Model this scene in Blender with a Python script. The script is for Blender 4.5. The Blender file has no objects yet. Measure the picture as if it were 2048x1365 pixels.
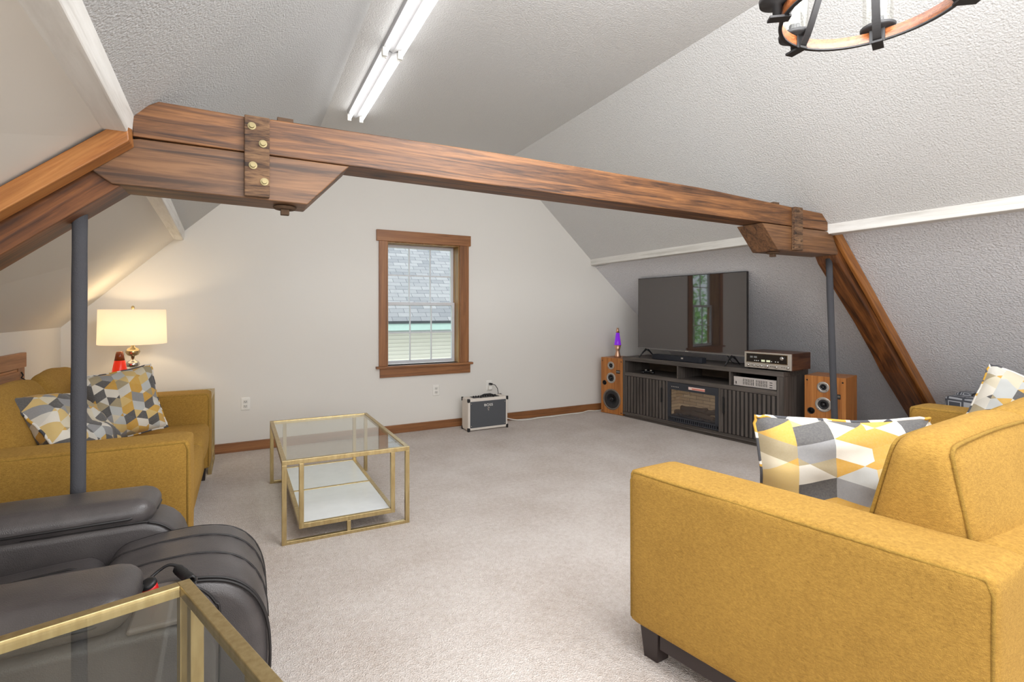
import bpy, bmesh, math, random
from mathutils import Vector, Matrix, noise
random.seed(7)
PI = math.pi
COL = bpy.context.scene.collection

# ------------------------------------------------------------------ colour / node helpers
def lin(r, g, b):
    f = lambda v: (v/255/12.92) if v/255 <= .04045 else ((v/255+.055)/1.055)**2.4
    return (f(r), f(g), f(b), 1)

class NT:
    def __init__(s, name):
        s.m = bpy.data.materials.new(name); s.m.use_nodes = True
        s.t = s.m.node_tree; s.t.nodes.clear()
        s.out = s.n('ShaderNodeOutputMaterial')
        s.p = s.n('ShaderNodeBsdfPrincipled'); s.l(s.p.outputs[0], s.out.inputs[0])
    def n(s, k, **kw):
        x = s.t.nodes.new(k)
        for a, v in kw.items(): setattr(x, a, v)
        return x
    def l(s, a, b): s.t.links.new(a, b)
    def set(s, node, **kw):
        for a, v in kw.items(): node.inputs[a.replace('_', ' ')].default_value = v
    def obj(s, scale=(1, 1, 1), rot=(0, 0, 0), src='Object'):
        tc = s.n('ShaderNodeTexCoord'); mp = s.n('ShaderNodeMapping')
        s.l(tc.outputs[src], mp.inputs[0]); mp.inputs['Scale'].default_value = scale
        mp.inputs['Rotation'].default_value = rot
        return mp.outputs[0]
    def noise(s, vec, scale=5, detail=4, rough=.55, dist=0):
        x = s.n('ShaderNodeTexNoise'); s.l(vec, x.inputs['Vector'])
        x.inputs['Scale'].default_value = scale; x.inputs['Detail'].default_value = detail
        x.inputs['Roughness'].default_value = rough; x.inputs['Distortion'].default_value = dist
        return x.outputs['Fac']
    def ramp(s, fac, stops, interp='LINEAR'):
        r = s.n('ShaderNodeValToRGB'); s.l(fac, r.inputs[0]); cr = r.color_ramp; cr.interpolation = interp
        while len(cr.elements) > 1: cr.elements.remove(cr.elements[-1])
        cr.elements[0].position = stops[0][0]; cr.elements[0].color = stops[0][1]
        for p, c in stops[1:]:
            e = cr.elements.new(p); e.color = c
        return r.outputs[0]
    def mix(s, fac, a, b, mode='MIX'):
        x = s.n('ShaderNodeMix', data_type='RGBA', blend_type=mode)
        for i, v in ((0, fac), (6, a), (7, b)):
            if isinstance(v, (int, float, tuple)): x.inputs[i].default_value = v
            else: s.l(v, x.inputs[i])
        return x.outputs[2]
    def math(s, op, a, b=0, c=0):
        x = s.n('ShaderNodeMath', operation=op)
        for i, v in enumerate((a, b, c)):
            if isinstance(v, (int, float)): x.inputs[i].default_value = v
            else: s.l(v, x.inputs[i])
        return x.outputs[0]
    def bump(s, h, strength=.3, dist=.01):
        b = s.n('ShaderNodeBump'); s.l(h, b.inputs['Height'])
        b.inputs['Strength'].default_value = strength; b.inputs['Distance'].default_value = dist
        s.l(b.outputs[0], s.p.inputs['Normal']); return b
    def base(s, c):
        if isinstance(c, tuple): s.p.inputs['Base Color'].default_value = c
        else: s.l(c, s.p.inputs['Base Color'])

def plain(name, c, rough=.5, metal=0, emit=None, es=0, coat=0, bump=None):
    m = NT(name); m.base(c); m.set(m.p, Roughness=rough, Metallic=metal)
    if emit: m.p.inputs['Emission Color'].default_value = emit; m.p.inputs['Emission Strength'].default_value = es
    if coat: m.p.inputs['Coat Weight'].default_value = coat
    if bump: m.bump(m.noise(m.obj(), bump[0], 5), bump[1], bump[2])
    else:
        # faint procedural variation so no surface is perfectly even
        f = m.noise(m.obj(), 14, 3)
        m.base(m.mix(f, tuple(v*.93 for v in c[:3])+(1,), tuple(min(1, v*1.07) for v in c[:3])+(1,)))
    return m.m

def wood(name, dark, mid, light, axis='x', grain=22, stretch=.06, rough=.5, knots=True, bump=.25, kn=(3.0, .35)):
    m = NT(name)
    sc = [1, 1, 1]; sc['xyz'.index(axis)] = stretch
    v = m.obj(tuple(sc))
    f1 = m.noise(v, grain, 8, .62, 1.2)
    f2 = m.noise(v, grain*4.5, 4, .6)
    f = m.math('ADD', m.math('MULTIPLY', f1, .72), m.math('MULTIPLY', f2, .28))
    c = m.ramp(f, [(.38, dark), (.48, mid), (.60, light)])
    stv = [2.5, 2.5, 2.5]; stv['xyz'.index(axis)] = .35
    stn = m.noise(m.obj(tuple(stv)), 3.2, 6, .7, .5)
    c = m.mix(m.ramp(stn, [(.52, (0, 0, 0, 1)), (.74, (.55, .55, .55, 1))]), c, dark)
    f3 = m.noise(m.obj(), 2.2, 3)
    c = m.mix(m.math('MULTIPLY', f3, .45), c, dark)
    if knots:
        sk = [1, 1, 1]; sk['xyz'.index(axis)] = kn[1]
        vk = m.obj(tuple(sk)); vo = m.n('ShaderNodeTexVoronoi'); m.l(vk, vo.inputs[0]); vo.inputs['Scale'].default_value = kn[0]
        wob = m.math('ADD', vo.outputs['Distance'], m.math('MULTIPLY', m.noise(m.obj(), 25, 3), .08))
        kc = m.ramp(wob, [(.05, (1, 1, 1, 1)), (.12, (.35, .35, .35, 1)), (.2, (0, 0, 0, 1))])
        c = m.mix(kc, c, tuple(x*.35 for x in dark[:3])+(1,))
    m.base(c); m.set(m.p, Roughness=rough)
    m.bump(f, bump, .004)
    return m.m

def fabric(name, c1, c2, scale=420, rough=.95, sheen=.35):
    m = NT(name)
    f = m.noise(m.obj((.7, .7, 1)), 90, 8, .75)
    fs = m.noise(m.obj((.4, .4, 1)), 260, 4, .7)
    g = m.noise(m.obj(), 5, 3)
    f = m.math('ADD', m.math('MULTIPLY', f, .33), m.math('ADD', m.math('MULTIPLY', fs, .55), m.math('MULTIPLY', g, .12)))
    m.base(m.ramp(f, [(.37, c1), (.63, c2)]))
    m.set(m.p, Roughness=rough)
    m.p.inputs['Sheen Weight'].default_value = sheen
    m.p.inputs['Sheen Tint'].default_value = c2
    w = m.n('ShaderNodeTexVoronoi'); m.l(m.obj(), w.inputs[0]); w.inputs['Scale'].default_value = scale
    h = m.math('ADD', w.outputs['Distance'], m.math('MULTIPLY', m.noise(m.obj(), 60, 4), .7))
    m.bump(h, .45, .0025)
    return m.m

def glassy(name, tint=(.93, .95, .93, 1), refl=1.0, ior=1.5, rough=.02):
    m = NT(name); m.t.nodes.remove(m.p)
    tr = m.n('ShaderNodeBsdfTransparent'); tr.inputs[0].default_value = tint
    gl = m.n('ShaderNodeBsdfGlossy'); gl.inputs[0].default_value = (1, 1, 1, 1); gl.inputs['Roughness'].default_value = rough
    fr = m.n('ShaderNodeLayerWeight'); fr.inputs[0].default_value = .5
    f5 = m.math('ADD', m.math('MULTIPLY', m.math('POWER', fr.outputs['Facing'], 4.2), .9), .035)
    mx = m.n('ShaderNodeMixShader')
    m.l(m.math('MULTIPLY', f5, refl), mx.inputs[0])
    m.l(tr.outputs[0], mx.inputs[1]); m.l(gl.outputs[0], mx.inputs[2]); m.l(mx.outputs[0], m.out.inputs[0])
    return m.m

def plaster(name, c, scale, strength, dist, spark=0):
    m = NT(name)
    v = m.obj()
    g = m.noise(v, 1.3, 3)
    m.base(m.mix(g, tuple(x*.95 for x in c[:3])+(1,), c)); m.set(m.p, Roughness=.85-spark)
    f = m.noise(v, scale, 5, .6, .6)
    vo = m.n('ShaderNodeTexVoronoi', feature='SMOOTH_F1'); m.l(v, vo.inputs[0]); vo.inputs['Scale'].default_value = scale*.9
    m.bump(m.math('SUBTRACT', m.math('MULTIPLY', f, 1.2), m.math('MULTIPLY', vo.outputs['Distance'], .8)), strength, dist)
    return m.m

def pattern_fabric(name, cols=6, rows=7, seed=0.0, vein=.5):
    """woven geometric print: zigzag columns of parallelograms and triangles, on UVs"""
    m = NT(name)
    tc = m.n('ShaderNodeTexCoord'); sp = m.n('ShaderNodeSeparateXYZ'); m.l(tc.outputs['UV'], sp.inputs[0])
    u = m.math('MULTIPLY', sp.outputs[0], cols); v = m.math('MULTIPLY', sp.outputs[1], rows)
    col = m.math('FLOOR', u); fx = m.math('FRACT', u)
    par = m.math('MODULO', col, 2)
    tri = m.math('ABSOLUTE', m.math('SUBTRACT', fx, par))       # 0..1 rising or falling
    a = m.math('FLOOR', m.math('ADD', v, m.math('MULTIPLY', tri, .5)))
    b = m.math('FLOOR', m.math('MULTIPLY', m.math('SUBTRACT', v, m.math('MULTIPLY', tri, .9)), .5))
    cx = m.n('ShaderNodeCombineXYZ'); m.l(m.math('ADD', col, seed), cx.inputs[0]); m.l(a, cx.inputs[1]); m.l(b, cx.inputs[2])
    wn = m.n('ShaderNodeTexWhiteNoise'); m.l(cx.outputs[0], wn.inputs['Vector'])
    C = [lin(62, 62, 66), lin(204, 200, 190), lin(196, 148, 42), lin(132, 133, 136), lin(216, 210, 198), lin(206, 176, 108), lin(182, 185, 184), lin(200, 154, 52), lin(156, 142, 110), lin(70, 70, 74), lin(206, 196, 172)]
    c = m.ramp(wn.outputs['Value'], [(i/len(C), x) for i, x in enumerate(C)], 'CONSTANT')
    st = m.noise(m.obj((1, 1, 1)), 160, 3)
    c = m.mix(m.math('MULTIPLY', st, .22), c, (.55, .5, .42, 1))
    m.base(c); m.set(m.p, Roughness=.85); m.p.inputs['Sheen Weight'].default_value = .15
    m.bump(m.noise(m.obj(), 500, 3), .3, .001)
    return m.m

# ------------------------------------------------------------------ mesh builder
class MB:
    def __init__(s): s.v = []; s.f = []; s.sm = []; s.uv = {}
    def add(s, vs, fs, smooth=False):
        o = len(s.v); s.v += [tuple(p) for p in vs]
        for f in fs: s.f.append([i+o for i in f]); s.sm.append(smooth)
        return s
    def box(s, x0, x1, y0, y1, z0, z1):
        return s.add([(x0,y0,z0),(x1,y0,z0),(x1,y1,z0),(x0,y1,z0),(x0,y0,z1),(x1,y0,z1),(x1,y1,z1),(x0,y1,z1)],
                     [(0,3,2,1),(4,5,6,7),(0,1,5,4),(1,2,6,5),(2,3,7,6),(3,0,4,7)])
    def hexa(s, a, b):
        """two quads (4 points each) joined"""
        return s.add(list(a)+list(b), [(0,1,2,3),(7,6,5,4),(0,4,5,1),(1,5,6,2),(2,6,7,3),(3,7,4,0)])
    def prism(s, poly, y0, y1, smooth=False):
        """polygon in xz extruded along y"""
        n = len(poly)
        vs = [(x, y0, z) for x, z in poly]+[(x, y1, z) for x, z in poly]
        fs = [tuple(range(n))[::-1], tuple(range(n, 2*n))]+[(i, (i+1) % n, n+(i+1) % n, n+i) for i in range(n)]
        return s.add(vs, fs, smooth)
    def tube(s, pts, r, seg=10, closed=False, cap=True, flat=None):
        pts = [Vector(p) for p in pts]; n = len(pts); rings = []
        rr = r if isinstance(r, (list, tuple)) else [r]*n
        prev = None
        for i, p in enumerate(pts):
            if closed: t = pts[(i+1) % n]-pts[i-1]
            else: t = pts[min(i+1, n-1)]-pts[max(i-1, 0)]
            t.normalize()
            if prev is None:
                a = Vector((0, 0, 1)) if abs(t.z) < .9 else Vector((1, 0, 0))
                prev = (a-t*a.dot(t)).normalized()
            else:
                prev = (prev-t*prev.dot(t)).normalized()
            b = t.cross(prev)
            w, h = (rr[i], rr[i]) if not flat else (rr[i]*flat[0], rr[i]*flat[1])
            rings.append([p+prev*(math.cos(2*PI*k/seg)*w)+b*(math.sin(2*PI*k/seg)*h) for k in range(seg)])
        vs = [q for ring in rings for q in ring]; fs = []
        for i in range(n if closed else n-1):
            j = (i+1) % n
            for k in range(seg):
                k2 = (k+1) % seg; fs.append((i*seg+k, i*seg+k2, j*seg+k2, j*seg+k))
        if cap and not closed:
            fs.append(tuple(range(seg))[::-1]); fs.append(tuple((n-1)*seg+k for k in range(seg)))
        return s.add(vs, fs, True)
    def lathe(s, prof, c=(0, 0, 0), seg=32, axis='z'):
        """prof: list of (r, h)"""
        vs = []
        for r, h in prof:
            for k in range(seg):
                a = 2*PI*k/seg; x, y = r*math.cos(a), r*math.sin(a)
                if axis == 'z': vs.append((c[0]+x, c[1]+y, c[2]+h))
                elif axis == 'y': vs.append((c[0]+x, c[1]+h, c[2]+y))
                else: vs.append((c[0]+h, c[1]+x, c[2]+y))
        fs = []
        for i in range(len(prof)-1):
            for k in range(seg):
                k2 = (k+1) % seg; fs.append((i*seg+k, i*seg+k2, (i+1)*seg+k2, (i+1)*seg+k))
        if prof[0][0] > 1e-5: fs.append(tuple(range(seg))[::-1])
        if prof[-1][0] > 1e-5: fs.append(tuple((len(prof)-1)*seg+k for k in range(seg)))
        return s.add(vs, fs, True)
    def soft(s, x0, x1, y0, y1, z0, z1, r=.04, n=14, puff=(0, 0, 0), wob=0, seed=0):
        c = Vector(((x0+x1)/2, (y0+y1)/2, (z0+z1)/2)); h = Vector(((x1-x0)/2, (y1-y0)/2, (z1-z0)/2))
        r = min(r, h.x*.99, h.y*.99, h.z*.99)
        idx = {}; vs = []; fs = []
        def remap(t):   # more samples near the edges
            return math.sin(t*PI/2)*.55+t*.45
        def vid(p):
            k = tuple(round(a, 5) for a in p)
            if k in idx: return idx[k]
            q = Vector((remap(p[0])*h.x, remap(p[1])*h.y, remap(p[2])*h.z))
            inner = Vector([max(-(h[i]-r), min(h[i]-r, q[i])) for i in range(3)])
            d = q-inner
            if d.length > 1e-9: q = inner+d.normalized()*r
            u = [q[i]/h[i] for i in range(3)]
            for i in range(3):
                if puff[i]:
                    j, k2 = [a for a in range(3) if a != i]
                    q[i] += puff[i]*u[i]*max(0, 1-u[j]**2)**.8*max(0, 1-u[k2]**2)**.8
            if wob:
                w = noise.noise_vector((q+c)*4+Vector((seed*3.1, seed, 0)))
                w2 = noise.noise_vector((q+c)*11+Vector((seed, seed*2, 5)))
                q += w*wob+w2*wob*.35
            idx[k] = len(vs); vs.append(tuple(q+c)); return idx[k]
        L = [-1+2*i/n for i in range(n+1)]
        for ax in range(3):
            a, b = [(1, 2), (2, 0), (0, 1)][ax]
            for sgn in (-1, 1):
                for i in range(n):
                    for j in range(n):
                        quad = []
                        for di, dj in ((0, 0), (1, 0), (1, 1), (0, 1)):
                            p = [0, 0, 0]; p[ax] = sgn; p[a] = L[i+di]; p[b] = L[j+dj]; quad.append(vid(p))
                        fs.append(tuple(quad) if sgn > 0 else tuple(quad[::-1]))
        return s.add(vs, fs, True)
    def loft(s, prof, y0, y1, r=.03, k=6):
        """closed xz profile lofted along y with rounded ends"""
        n = len(prof)
        area = sum(prof[i][0]*prof[(i+1) % n][1]-prof[(i+1) % n][0]*prof[i][1] for i in range(n))
        sg = 1 if area > 0 else -1; nor = []
        for i in range(n):
            a = Vector(prof[i-1]); b = Vector(prof[i]); c = Vector(prof[(i+1) % n])
            e1 = (b-a).normalized(); e2 = (c-b).normalized()
            m = (Vector((e1.y, -e1.x))+Vector((e2.y, -e2.x))); m = m.normalized()*sg if m.length > 1e-6 else Vector((0, 0)); nor.append(m)
        secs = []
        for j in range(k+1):
            a = j/k*PI/2; secs.append((y0+r*(1-math.sin(a)), r*(1-math.cos(a))*0+r*(1-math.sin(PI/2-(PI/2-a)))*0+r*(1-math.sin(a)) if False else r*(1-math.cos(PI/2-a))))
        secs = [(y0+r*(1-math.cos(j/k*PI/2)), r*(1-math.sin(j/k*PI/2))) for j in range(k+1)]
        secs += [(y1-r*(1-math.cos(j/k*PI/2)), r*(1-math.sin(j/k*PI/2))) for j in range(k, -1, -1)]
        vs = []
        for y, ins in secs:
            for i in range(n):
                p = Vector(prof[i])-nor[i]*ins; vs.append((p.x, y, p.y))
        fs = []; m = len(secs)
        for j in range(m-1):
            for i in range(n):
                i2 = (i+1) % n; q = (j*n+i, j*n+i2, (j+1)*n+i2, (j+1)*n+i); fs.append(q if sg < 0 else q[::-1])
        fs.append(tuple(range(n))); fs.append(tuple((m-1)*n+i for i in range(n))[::-1])
        return s.add(vs, fs, True)
    def xf(s, M):
        s.v = [tuple(M @ Vector(p)) for p in s.v]; return s
    def fn(s, f):
        s.v = [tuple(f(*p)) for p in s.v]; return s
    def pieces(s):
        par = list(range(len(s.v)))
        def find(a):
            while par[a] != a: par[a] = par[par[a]]; a = par[a]
            return a
        for f in s.f:
            for i in f[1:]: par[find(f[0])] = find(i)
        groups = {}
        for f, sm in zip(s.f, s.sm): groups.setdefault(find(f[0]), []).append((f, sm))
        out = []
        for g in groups.values():
            ids = sorted({i for f, _ in g for i in f}); mp = {i: k for k, i in enumerate(ids)}
            m = MB(); m.v = [s.v[i] for i in ids]; m.f = [[mp[i] for i in f] for f, _ in g]; m.sm = [q for _, q in g]; out.append(m)
        return out
    def build_each(s, name, mat, parent=None, **kw):
        # every separate piece becomes an object of its own
        return [m.build(name, mat, parent, **kw) for m in s.pieces()]
    def build(s, name, mat, parent=None, loc=None, rot=None, bevel=0, smooth=None, label=None, wn=False, uvs=None):
        me = bpy.data.meshes.new(name); me.from_pydata(s.v, [], s.f); me.validate()
        if smooth is not None: me.polygons.foreach_set('use_smooth', [smooth]*len(me.polygons))
        elif len(me.polygons) == len(s.sm): me.polygons.foreach_set('use_smooth', s.sm)
        if uvs:
            ul = me.uv_layers.new(name='UVMap')
            for lp in me.loops: ul.data[lp.index].uv = uvs[lp.vertex_index]
        bm = bmesh.new(); bm.from_mesh(me); bmesh.ops.recalc_face_normals(bm, faces=bm.faces); bm.to_mesh(me); bm.free()
        me.materials.append(mat)
        o = bpy.data.objects.new(name, me); COL.objects.link(o)
        if parent: o.parent = parent
        if loc: o.location = loc
        if rot: o.rotation_euler = rot
        if bevel:
            md = o.modifiers.new('bevel', 'BEVEL'); md.width = bevel; md.segments = 2; md.limit_method = 'ANGLE'; md.angle_limit = .6
        if label: o['label'] = label
        return o

def thing(name, label, cat, loc=(0, 0, 0), rotz=0, group=None, rot=None):
    o = bpy.data.objects.new(name, None); COL.objects.link(o); o.empty_display_size = .1
    o.location = loc; o.rotation_euler = rot or (0, 0, rotz)
    o['label'] = label; o['category'] = cat
    if group: o['group'] = group
    return o
def tag(o, label, cat, group=None):
    o['label'] = label; o['category'] = cat
    if group: o['group'] = group
    return o
def struct(o): o['kind'] = 'structure'; return o
def copy_tree(o, parent=None):
    c = o.copy(); COL.objects.link(c)
    if parent: c.parent = parent
    for ch in [x for x in bpy.data.objects if x.parent == o and x != c]: copy_tree(ch, c)
    return c
def text_mb(body, size, extrude=.0006):
    cu = bpy.data.curves.new('txt', 'FONT'); cu.body = body; cu.size = size; cu.extrude = extrude
    cu.align_x = 'CENTER'; cu.align_y = 'CENTER'
    ob = bpy.data.objects.new('txt', cu); COL.objects.link(ob)
    dg = bpy.context.evaluated_depsgraph_get(); me = bpy.data.meshes.new_from_object(ob.evaluated_get(dg))
    mb = MB(); mb.add([tuple(v.co) for v in me.vertices], [tuple(p.vertices) for p in me.polygons])
    COL.objects.unlink(ob); bpy.data.objects.remove(ob); bpy.data.meshes.remove(me)
    return mb

# ------------------------------------------------------------------ materials
W_BEAM = wood('old_beam_wood', lin(54, 33, 20), lin(108, 70, 40), lin(150, 101, 59), 'x', 26, .05, .5, True, .6, (3.4, .45))
W_BRACK = wood('dark_bracket_wood', lin(66, 45, 30), lin(112, 77, 49), lin(142, 101, 66), 'x', 22, .05, .5, True, .5)
W_STRAP = wood('weathered_strap_wood', lin(38, 27, 20), lin(96, 68, 46), lin(138, 104, 72), 'z', 34, .15, .75, False, .9)
W_RAFT = wood('orange_rafter_wood', lin(112, 68, 30), lin(168, 106, 50), lin(194, 132, 70), 'x', 18, .05, .42)
W_RAFT2 = wood('red_brown_rafter_wood', lin(54, 30, 14), lin(108, 63, 28), lin(148, 92, 46), 'x', 16, .06, .45)
W_TRIMX = wood('pine_trim_horizontal', lin(108, 68, 38), lin(144, 94, 54), lin(168, 114, 68), 'x', 14, .05, .45, True, .1, (2.6, .5))
W_TRIMZ = wood('pine_trim_vertical', lin(108, 68, 38), lin(144, 94, 54), lin(168, 114, 68), 'z', 14, .05, .45, True, .1, (2.6, .5))
W_TRIMY = wood('pine_trim_side', lin(124, 80, 46), lin(166, 110, 66), lin(190, 134, 86), 'y', 14, .05, .45, True, .1, (2.6, .5))
W_SPK = wood('speaker_veneer', lin(140, 84, 38), lin(178, 112, 54), lin(198, 132, 68), 'z', 26, .03, .35, False, .05)
W_WAL = wood('walnut_veneer', lin(44, 24, 16), lin(88, 54, 36), lin(116, 76, 50), 'y', 24, .05, .4, False, .05)
W_GREY = wood('grey_brown_laminate', lin(60, 54, 50), lin(84, 77, 72), lin(102, 94, 88), 'x', 22, .04, .55, False, .1)
W_GREYZ = wood('grey_brown_laminate_upright', lin(60, 54, 50), lin(84, 77, 72), lin(102, 94, 88), 'z', 22, .04, .55, False, .1)
W_BACKP = wood('brown_back_panel', lin(62, 50, 40), lin(82, 68, 54), lin(96, 82, 66), 'x', 14, .1, .7, False, .1)
WALL = plaster('smooth_white_wall', lin(226, 223, 217), 9, .05, .01)
PLS = plaster('smooth_sloped_wall', lin(222, 217, 208), 9, .05, .01)
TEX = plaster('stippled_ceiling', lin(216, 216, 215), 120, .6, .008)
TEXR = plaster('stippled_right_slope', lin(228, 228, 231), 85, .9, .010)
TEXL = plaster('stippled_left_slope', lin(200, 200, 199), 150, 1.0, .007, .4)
WHITEP = wood('white_painted_timber', lin(196, 193, 186), lin(228, 226, 221), lin(236, 235, 231), 'y', 12, .05, .5, False, .35)
YEL = fabric('mustard_chenille', lin(138, 102, 37), lin(177, 137, 60))
YELP = fabric('mustard_piping', lin(126, 95, 32), lin(156, 122, 48))
LEA = NT('charcoal_leather')
LEA.base(LEA.ramp(LEA.noise(LEA.obj(), 6, 4), [(.35, lin(66, 62, 62)), (.7, lin(84, 79, 78))])); LEA.set(LEA.p, Roughness=.36)
_vo = LEA.n('ShaderNodeTexVoronoi'); LEA.l(LEA.obj(), _vo.inputs[0]); _vo.inputs['Scale'].default_value = 330
LEA.bump(_vo.outputs['Distance'], .28, .0015); LEA = LEA.m
LEAD = plain('dark_leather_seam', lin(34, 31, 31), .55)
GOLD = NT('brushed_gold_metal'); GOLD.base(GOLD.ramp(GOLD.noise(GOLD.obj((1, 1, .2)), 60, 4), [(.3, lin(172, 150, 104)), (.7, lin(196, 176, 130))])); GOLD.set(GOLD.p, Roughness=.34, Metallic=.85); GOLD = GOLD.m
GLASS = glassy('clear_table_glass', (.93, .95, .92, 1), 1.0, 1.5)
WGLASS = glassy('window_glass', (.95, .97, .97, 1), .12, 1.45)
CGLASS = glassy('lamp_glass', (.96, .96, .95, 1), .4, 1.45)
MIRW = plain('white_glossy_shelf', lin(226, 230, 232), .25)
BLK = plain('black_plastic', lin(24, 24, 26), .45)
BLKM = plain('black_metal', lin(38, 36, 36), .5, .3)
DARKW = plain('espresso_leg_wood', lin(48, 38, 36), .4)
WHT = plain('white_plastic', lin(232, 230, 224), .4)
WHT2 = plain('off_white_vinyl', lin(222, 214, 204), .6, bump=(300, .3, .001))
GRILL = plain('grey_grille_cloth', lin(82, 84, 88), .9, bump=(600, .6, .001))
SILV = plain('brushed_silver', lin(196, 190, 182), .35, .6)
CHRM = plain('polished_silver', lin(200, 196, 190), .15, 1)
FOAM = plain('dark_foam_sleeve', lin(72, 72, 76), .95, bump=(260, .8, .003))
SCREEN = NT('tv_screen'); SCREEN.base(lin(52, 44, 42)); SCREEN.set(SCREEN.p, Roughness=.035); SCREEN.p.inputs['Coat Weight'].default_value = .8; SCREEN.p.inputs['Coat Roughness'].default_value = .02; SCREEN.p.inputs['Specular IOR Level'].default_value = .9; SCREEN = SCREEN.m
TUBE = plain('lit_fluorescent_tube', (1, 1, 1, 1), .5, 0, (1, .99, .98, 1), 4.8)
CONE = plain('dark_speaker_cone', lin(44, 44, 46), .35)
RUBBER = plain('black_rubber', lin(18, 18, 18), .5)
BRASS = plain('brass_bolt', lin(150, 136, 98), .5, .5)
IRON = plain('rusty_iron', lin(96, 74, 56), .8, .3, bump=(80, .6, .003))
ROSE = plain('rose_gold_metal', lin(214, 170, 142), .3, .75)
RED = plain('red_plastic', lin(196, 20, 22), .35)

# ------------------------------------------------------------------ setting
def carpet():
    m = NT('beige_carpet')
    v = m.obj()
    a = m.noise(v, 2.0, 5, .6); b = m.noise(v, 160, 4, .7); d = m.noise(v, 38, 5, .7)
    f = m.math('ADD', m.math('MULTIPLY', a, .3), m.math('ADD', m.math('MULTIPLY', b, .4), m.math('MULTIPLY', d, .3)))
    m.base(m.ramp(f, [(.36, lin(178, 163, 151)), (.52, lin(208, 198, 191)), (.64, lin(224, 217, 211))])); m.set(m.p, Roughness=1)
    vo = m.n('ShaderNodeTexVoronoi'); m.l(v, vo.inputs[0]); vo.inputs['Scale'].default_value = 210
    m.bump(m.math('ADD', m.math('MULTIPLY', vo.outputs['Distance'], .6), m.math('MULTIPLY', d, .8)), .9, .008)
    return m.m
Y0, YB = -2.8, 5.07
struct(MB().box(-1.4, 6.3, Y0-.1, YB+.2, -.12, 0).build('floor', carpet()))
# back wall with window opening (X 1.265..2.06, Z .69..1.965)
wx0, wx1, wz0, wz1 = 1.265, 2.06, .69, 1.965
w = MB().box(-1.6, wx0, YB, YB+.2, 0, 3.2).box(wx1, 6.3, YB, YB+.2, 0, 3.2).box(wx0, wx1, YB, YB+.2, 0, wz0).box(wx0, wx1, YB, YB+.2, wz1, 3.2)
struct(w.build('wall_back', WALL))
struct(MB().box(-1.6, 6.3, Y0-.2, Y0, 0, 3.2).build('wall_front', WALL))
struct(MB().box(-1.42, -1.26, Y0, YB, 0, 1.14).build('wall_left', WALL))
xp = lambda y: -.27-.0373*y                     # right face of the left purlin
ys = [Y0, 0, 2.2, YB]
def sheet(rows, name, mat):
    """rows: per y station a list of (x,z) points; a thin skin between them"""
    mb = MB(); n = len(rows[0][1]); vs = []
    for y, pts in rows: vs += [(x, y, z) for x, z in pts]
    fs = [(i*n+k, i*n+k+1, (i+1)*n+k+1, (i+1)*n+k) for i in range(len(rows)-1) for k in range(n-1)]
    o = mb.add(vs, fs).build(name, mat)
    md = o.modifiers.new('thick', 'SOLIDIFY'); md.thickness = .05; md.offset = 1
    return struct(o)
o = sheet([(y, [(-1.262, 1.118), (xp(y)-.066, 1.852)]) for y in ys], 'wall_left_slope', PLS)
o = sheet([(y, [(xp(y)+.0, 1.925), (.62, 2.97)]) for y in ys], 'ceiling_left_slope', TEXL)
xr = lambda y: 2.476+.0304*y
sheet([(y, [(.62, 2.97), (xr(y), 2.97)]) for y in ys], 'ceiling', TEX)
sheet([(y, [(xr(y), 2.97), (3.83, 1.885)]) for y in ys], 'ceiling_right_slope', TEX)
def rl(y, x):                                    # right lower slope height
    k = max(0, min(1, (YB-y)/(YB-2.2)))
    return (1.768-.894*(x-3.937))*(1-k)+(1.88-.957*(x-4.0))*k
rows = [(y, [(3.9, rl(y, 3.9)), (5.96, -.02)]) for y in ys]
sheet(rows, 'wall_right_slope', TEXR)
for o in bpy.data.objects:
    for md in o.modifiers:
        if md.type == 'SOLIDIFY':
            md.offset = 1 if o.name in () else (1 if o.name == 'x' else md.offset)
struct(MB().box(-1.26, 5.85, YB-.022, YB, 0, .083).build('baseboard_back', W_TRIMX, bevel=.003))

# knee wall access door (left)
d = thing('door_1', 'small pine access door in the low wall behind the left sofa', 'door', (-1.26, 3.7, 0)); d['kind'] = 'structure'
MB().box(0, .022, -.50, .50, .02, .89).build('door_panel', W_TRIMY, d, bevel=.003)
MB().box(0, .03, -.62, .579, .893, .985).build('head_casing', W_TRIMY, d, bevel=.003)
MB().box(0, .028, .455, .555, 0, .893).box(0, .028, -.6, -.5, 0, .893).build_each('side_casing', W_TRIMZ, d, bevel=.003)
MB().box(.022, .034, -.5, .455, .79, .875).box(.022, .034, .36, .455, .02, .79).build('door_rail', W_TRIMY, d, bevel=.003)
MB().tube([(.036, .47, .87), (.045, .47, .85), (.038, .465, .835), (.05, .48, .82), (.04, .475, .80)], .004).build('hook_latch', BLKM, d)

# ------------------------------------------------------------------ window
win = thing('window_1', 'sash window with pine casing in the back wall', 'window', (1.66, YB, .69)); win['kind'] = 'structure'
def wb(x0, x1, y0, y1, z0, z1): return MB().box(x0-1.66, x1-1.66, y0, y1, z0-.69, z1-.69)
wb(1.16, 2.18, -.03, 0, 1.955, 2.066).build('head_casing', W_TRIMX, win, bevel=.002)
MB().box(1.185-1.66, 1.27-1.66, -.025, 0, 0, 1.265).build('side_casing', W_TRIMZ, win, bevel=.002)
MB().box(2.055-1.66, 2.158-1.66, -.025, 0, 0, 1.265).build('side_casing', W_TRIMZ, win, bevel=.002)
wb(1.155, 2.2, -.05, .1, .667, .69).build('window_sill', W_TRIMX, win, bevel=.003)
wb(1.195, 2.175, -.025, 0, .575, .667).build('apron', W_TRIMX, win, bevel=.002)
J = wood('sunlit_jamb_wood', lin(120, 78, 36), lin(168, 120, 66), lin(190, 146, 88), 'z', 14, .05, .5)
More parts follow.
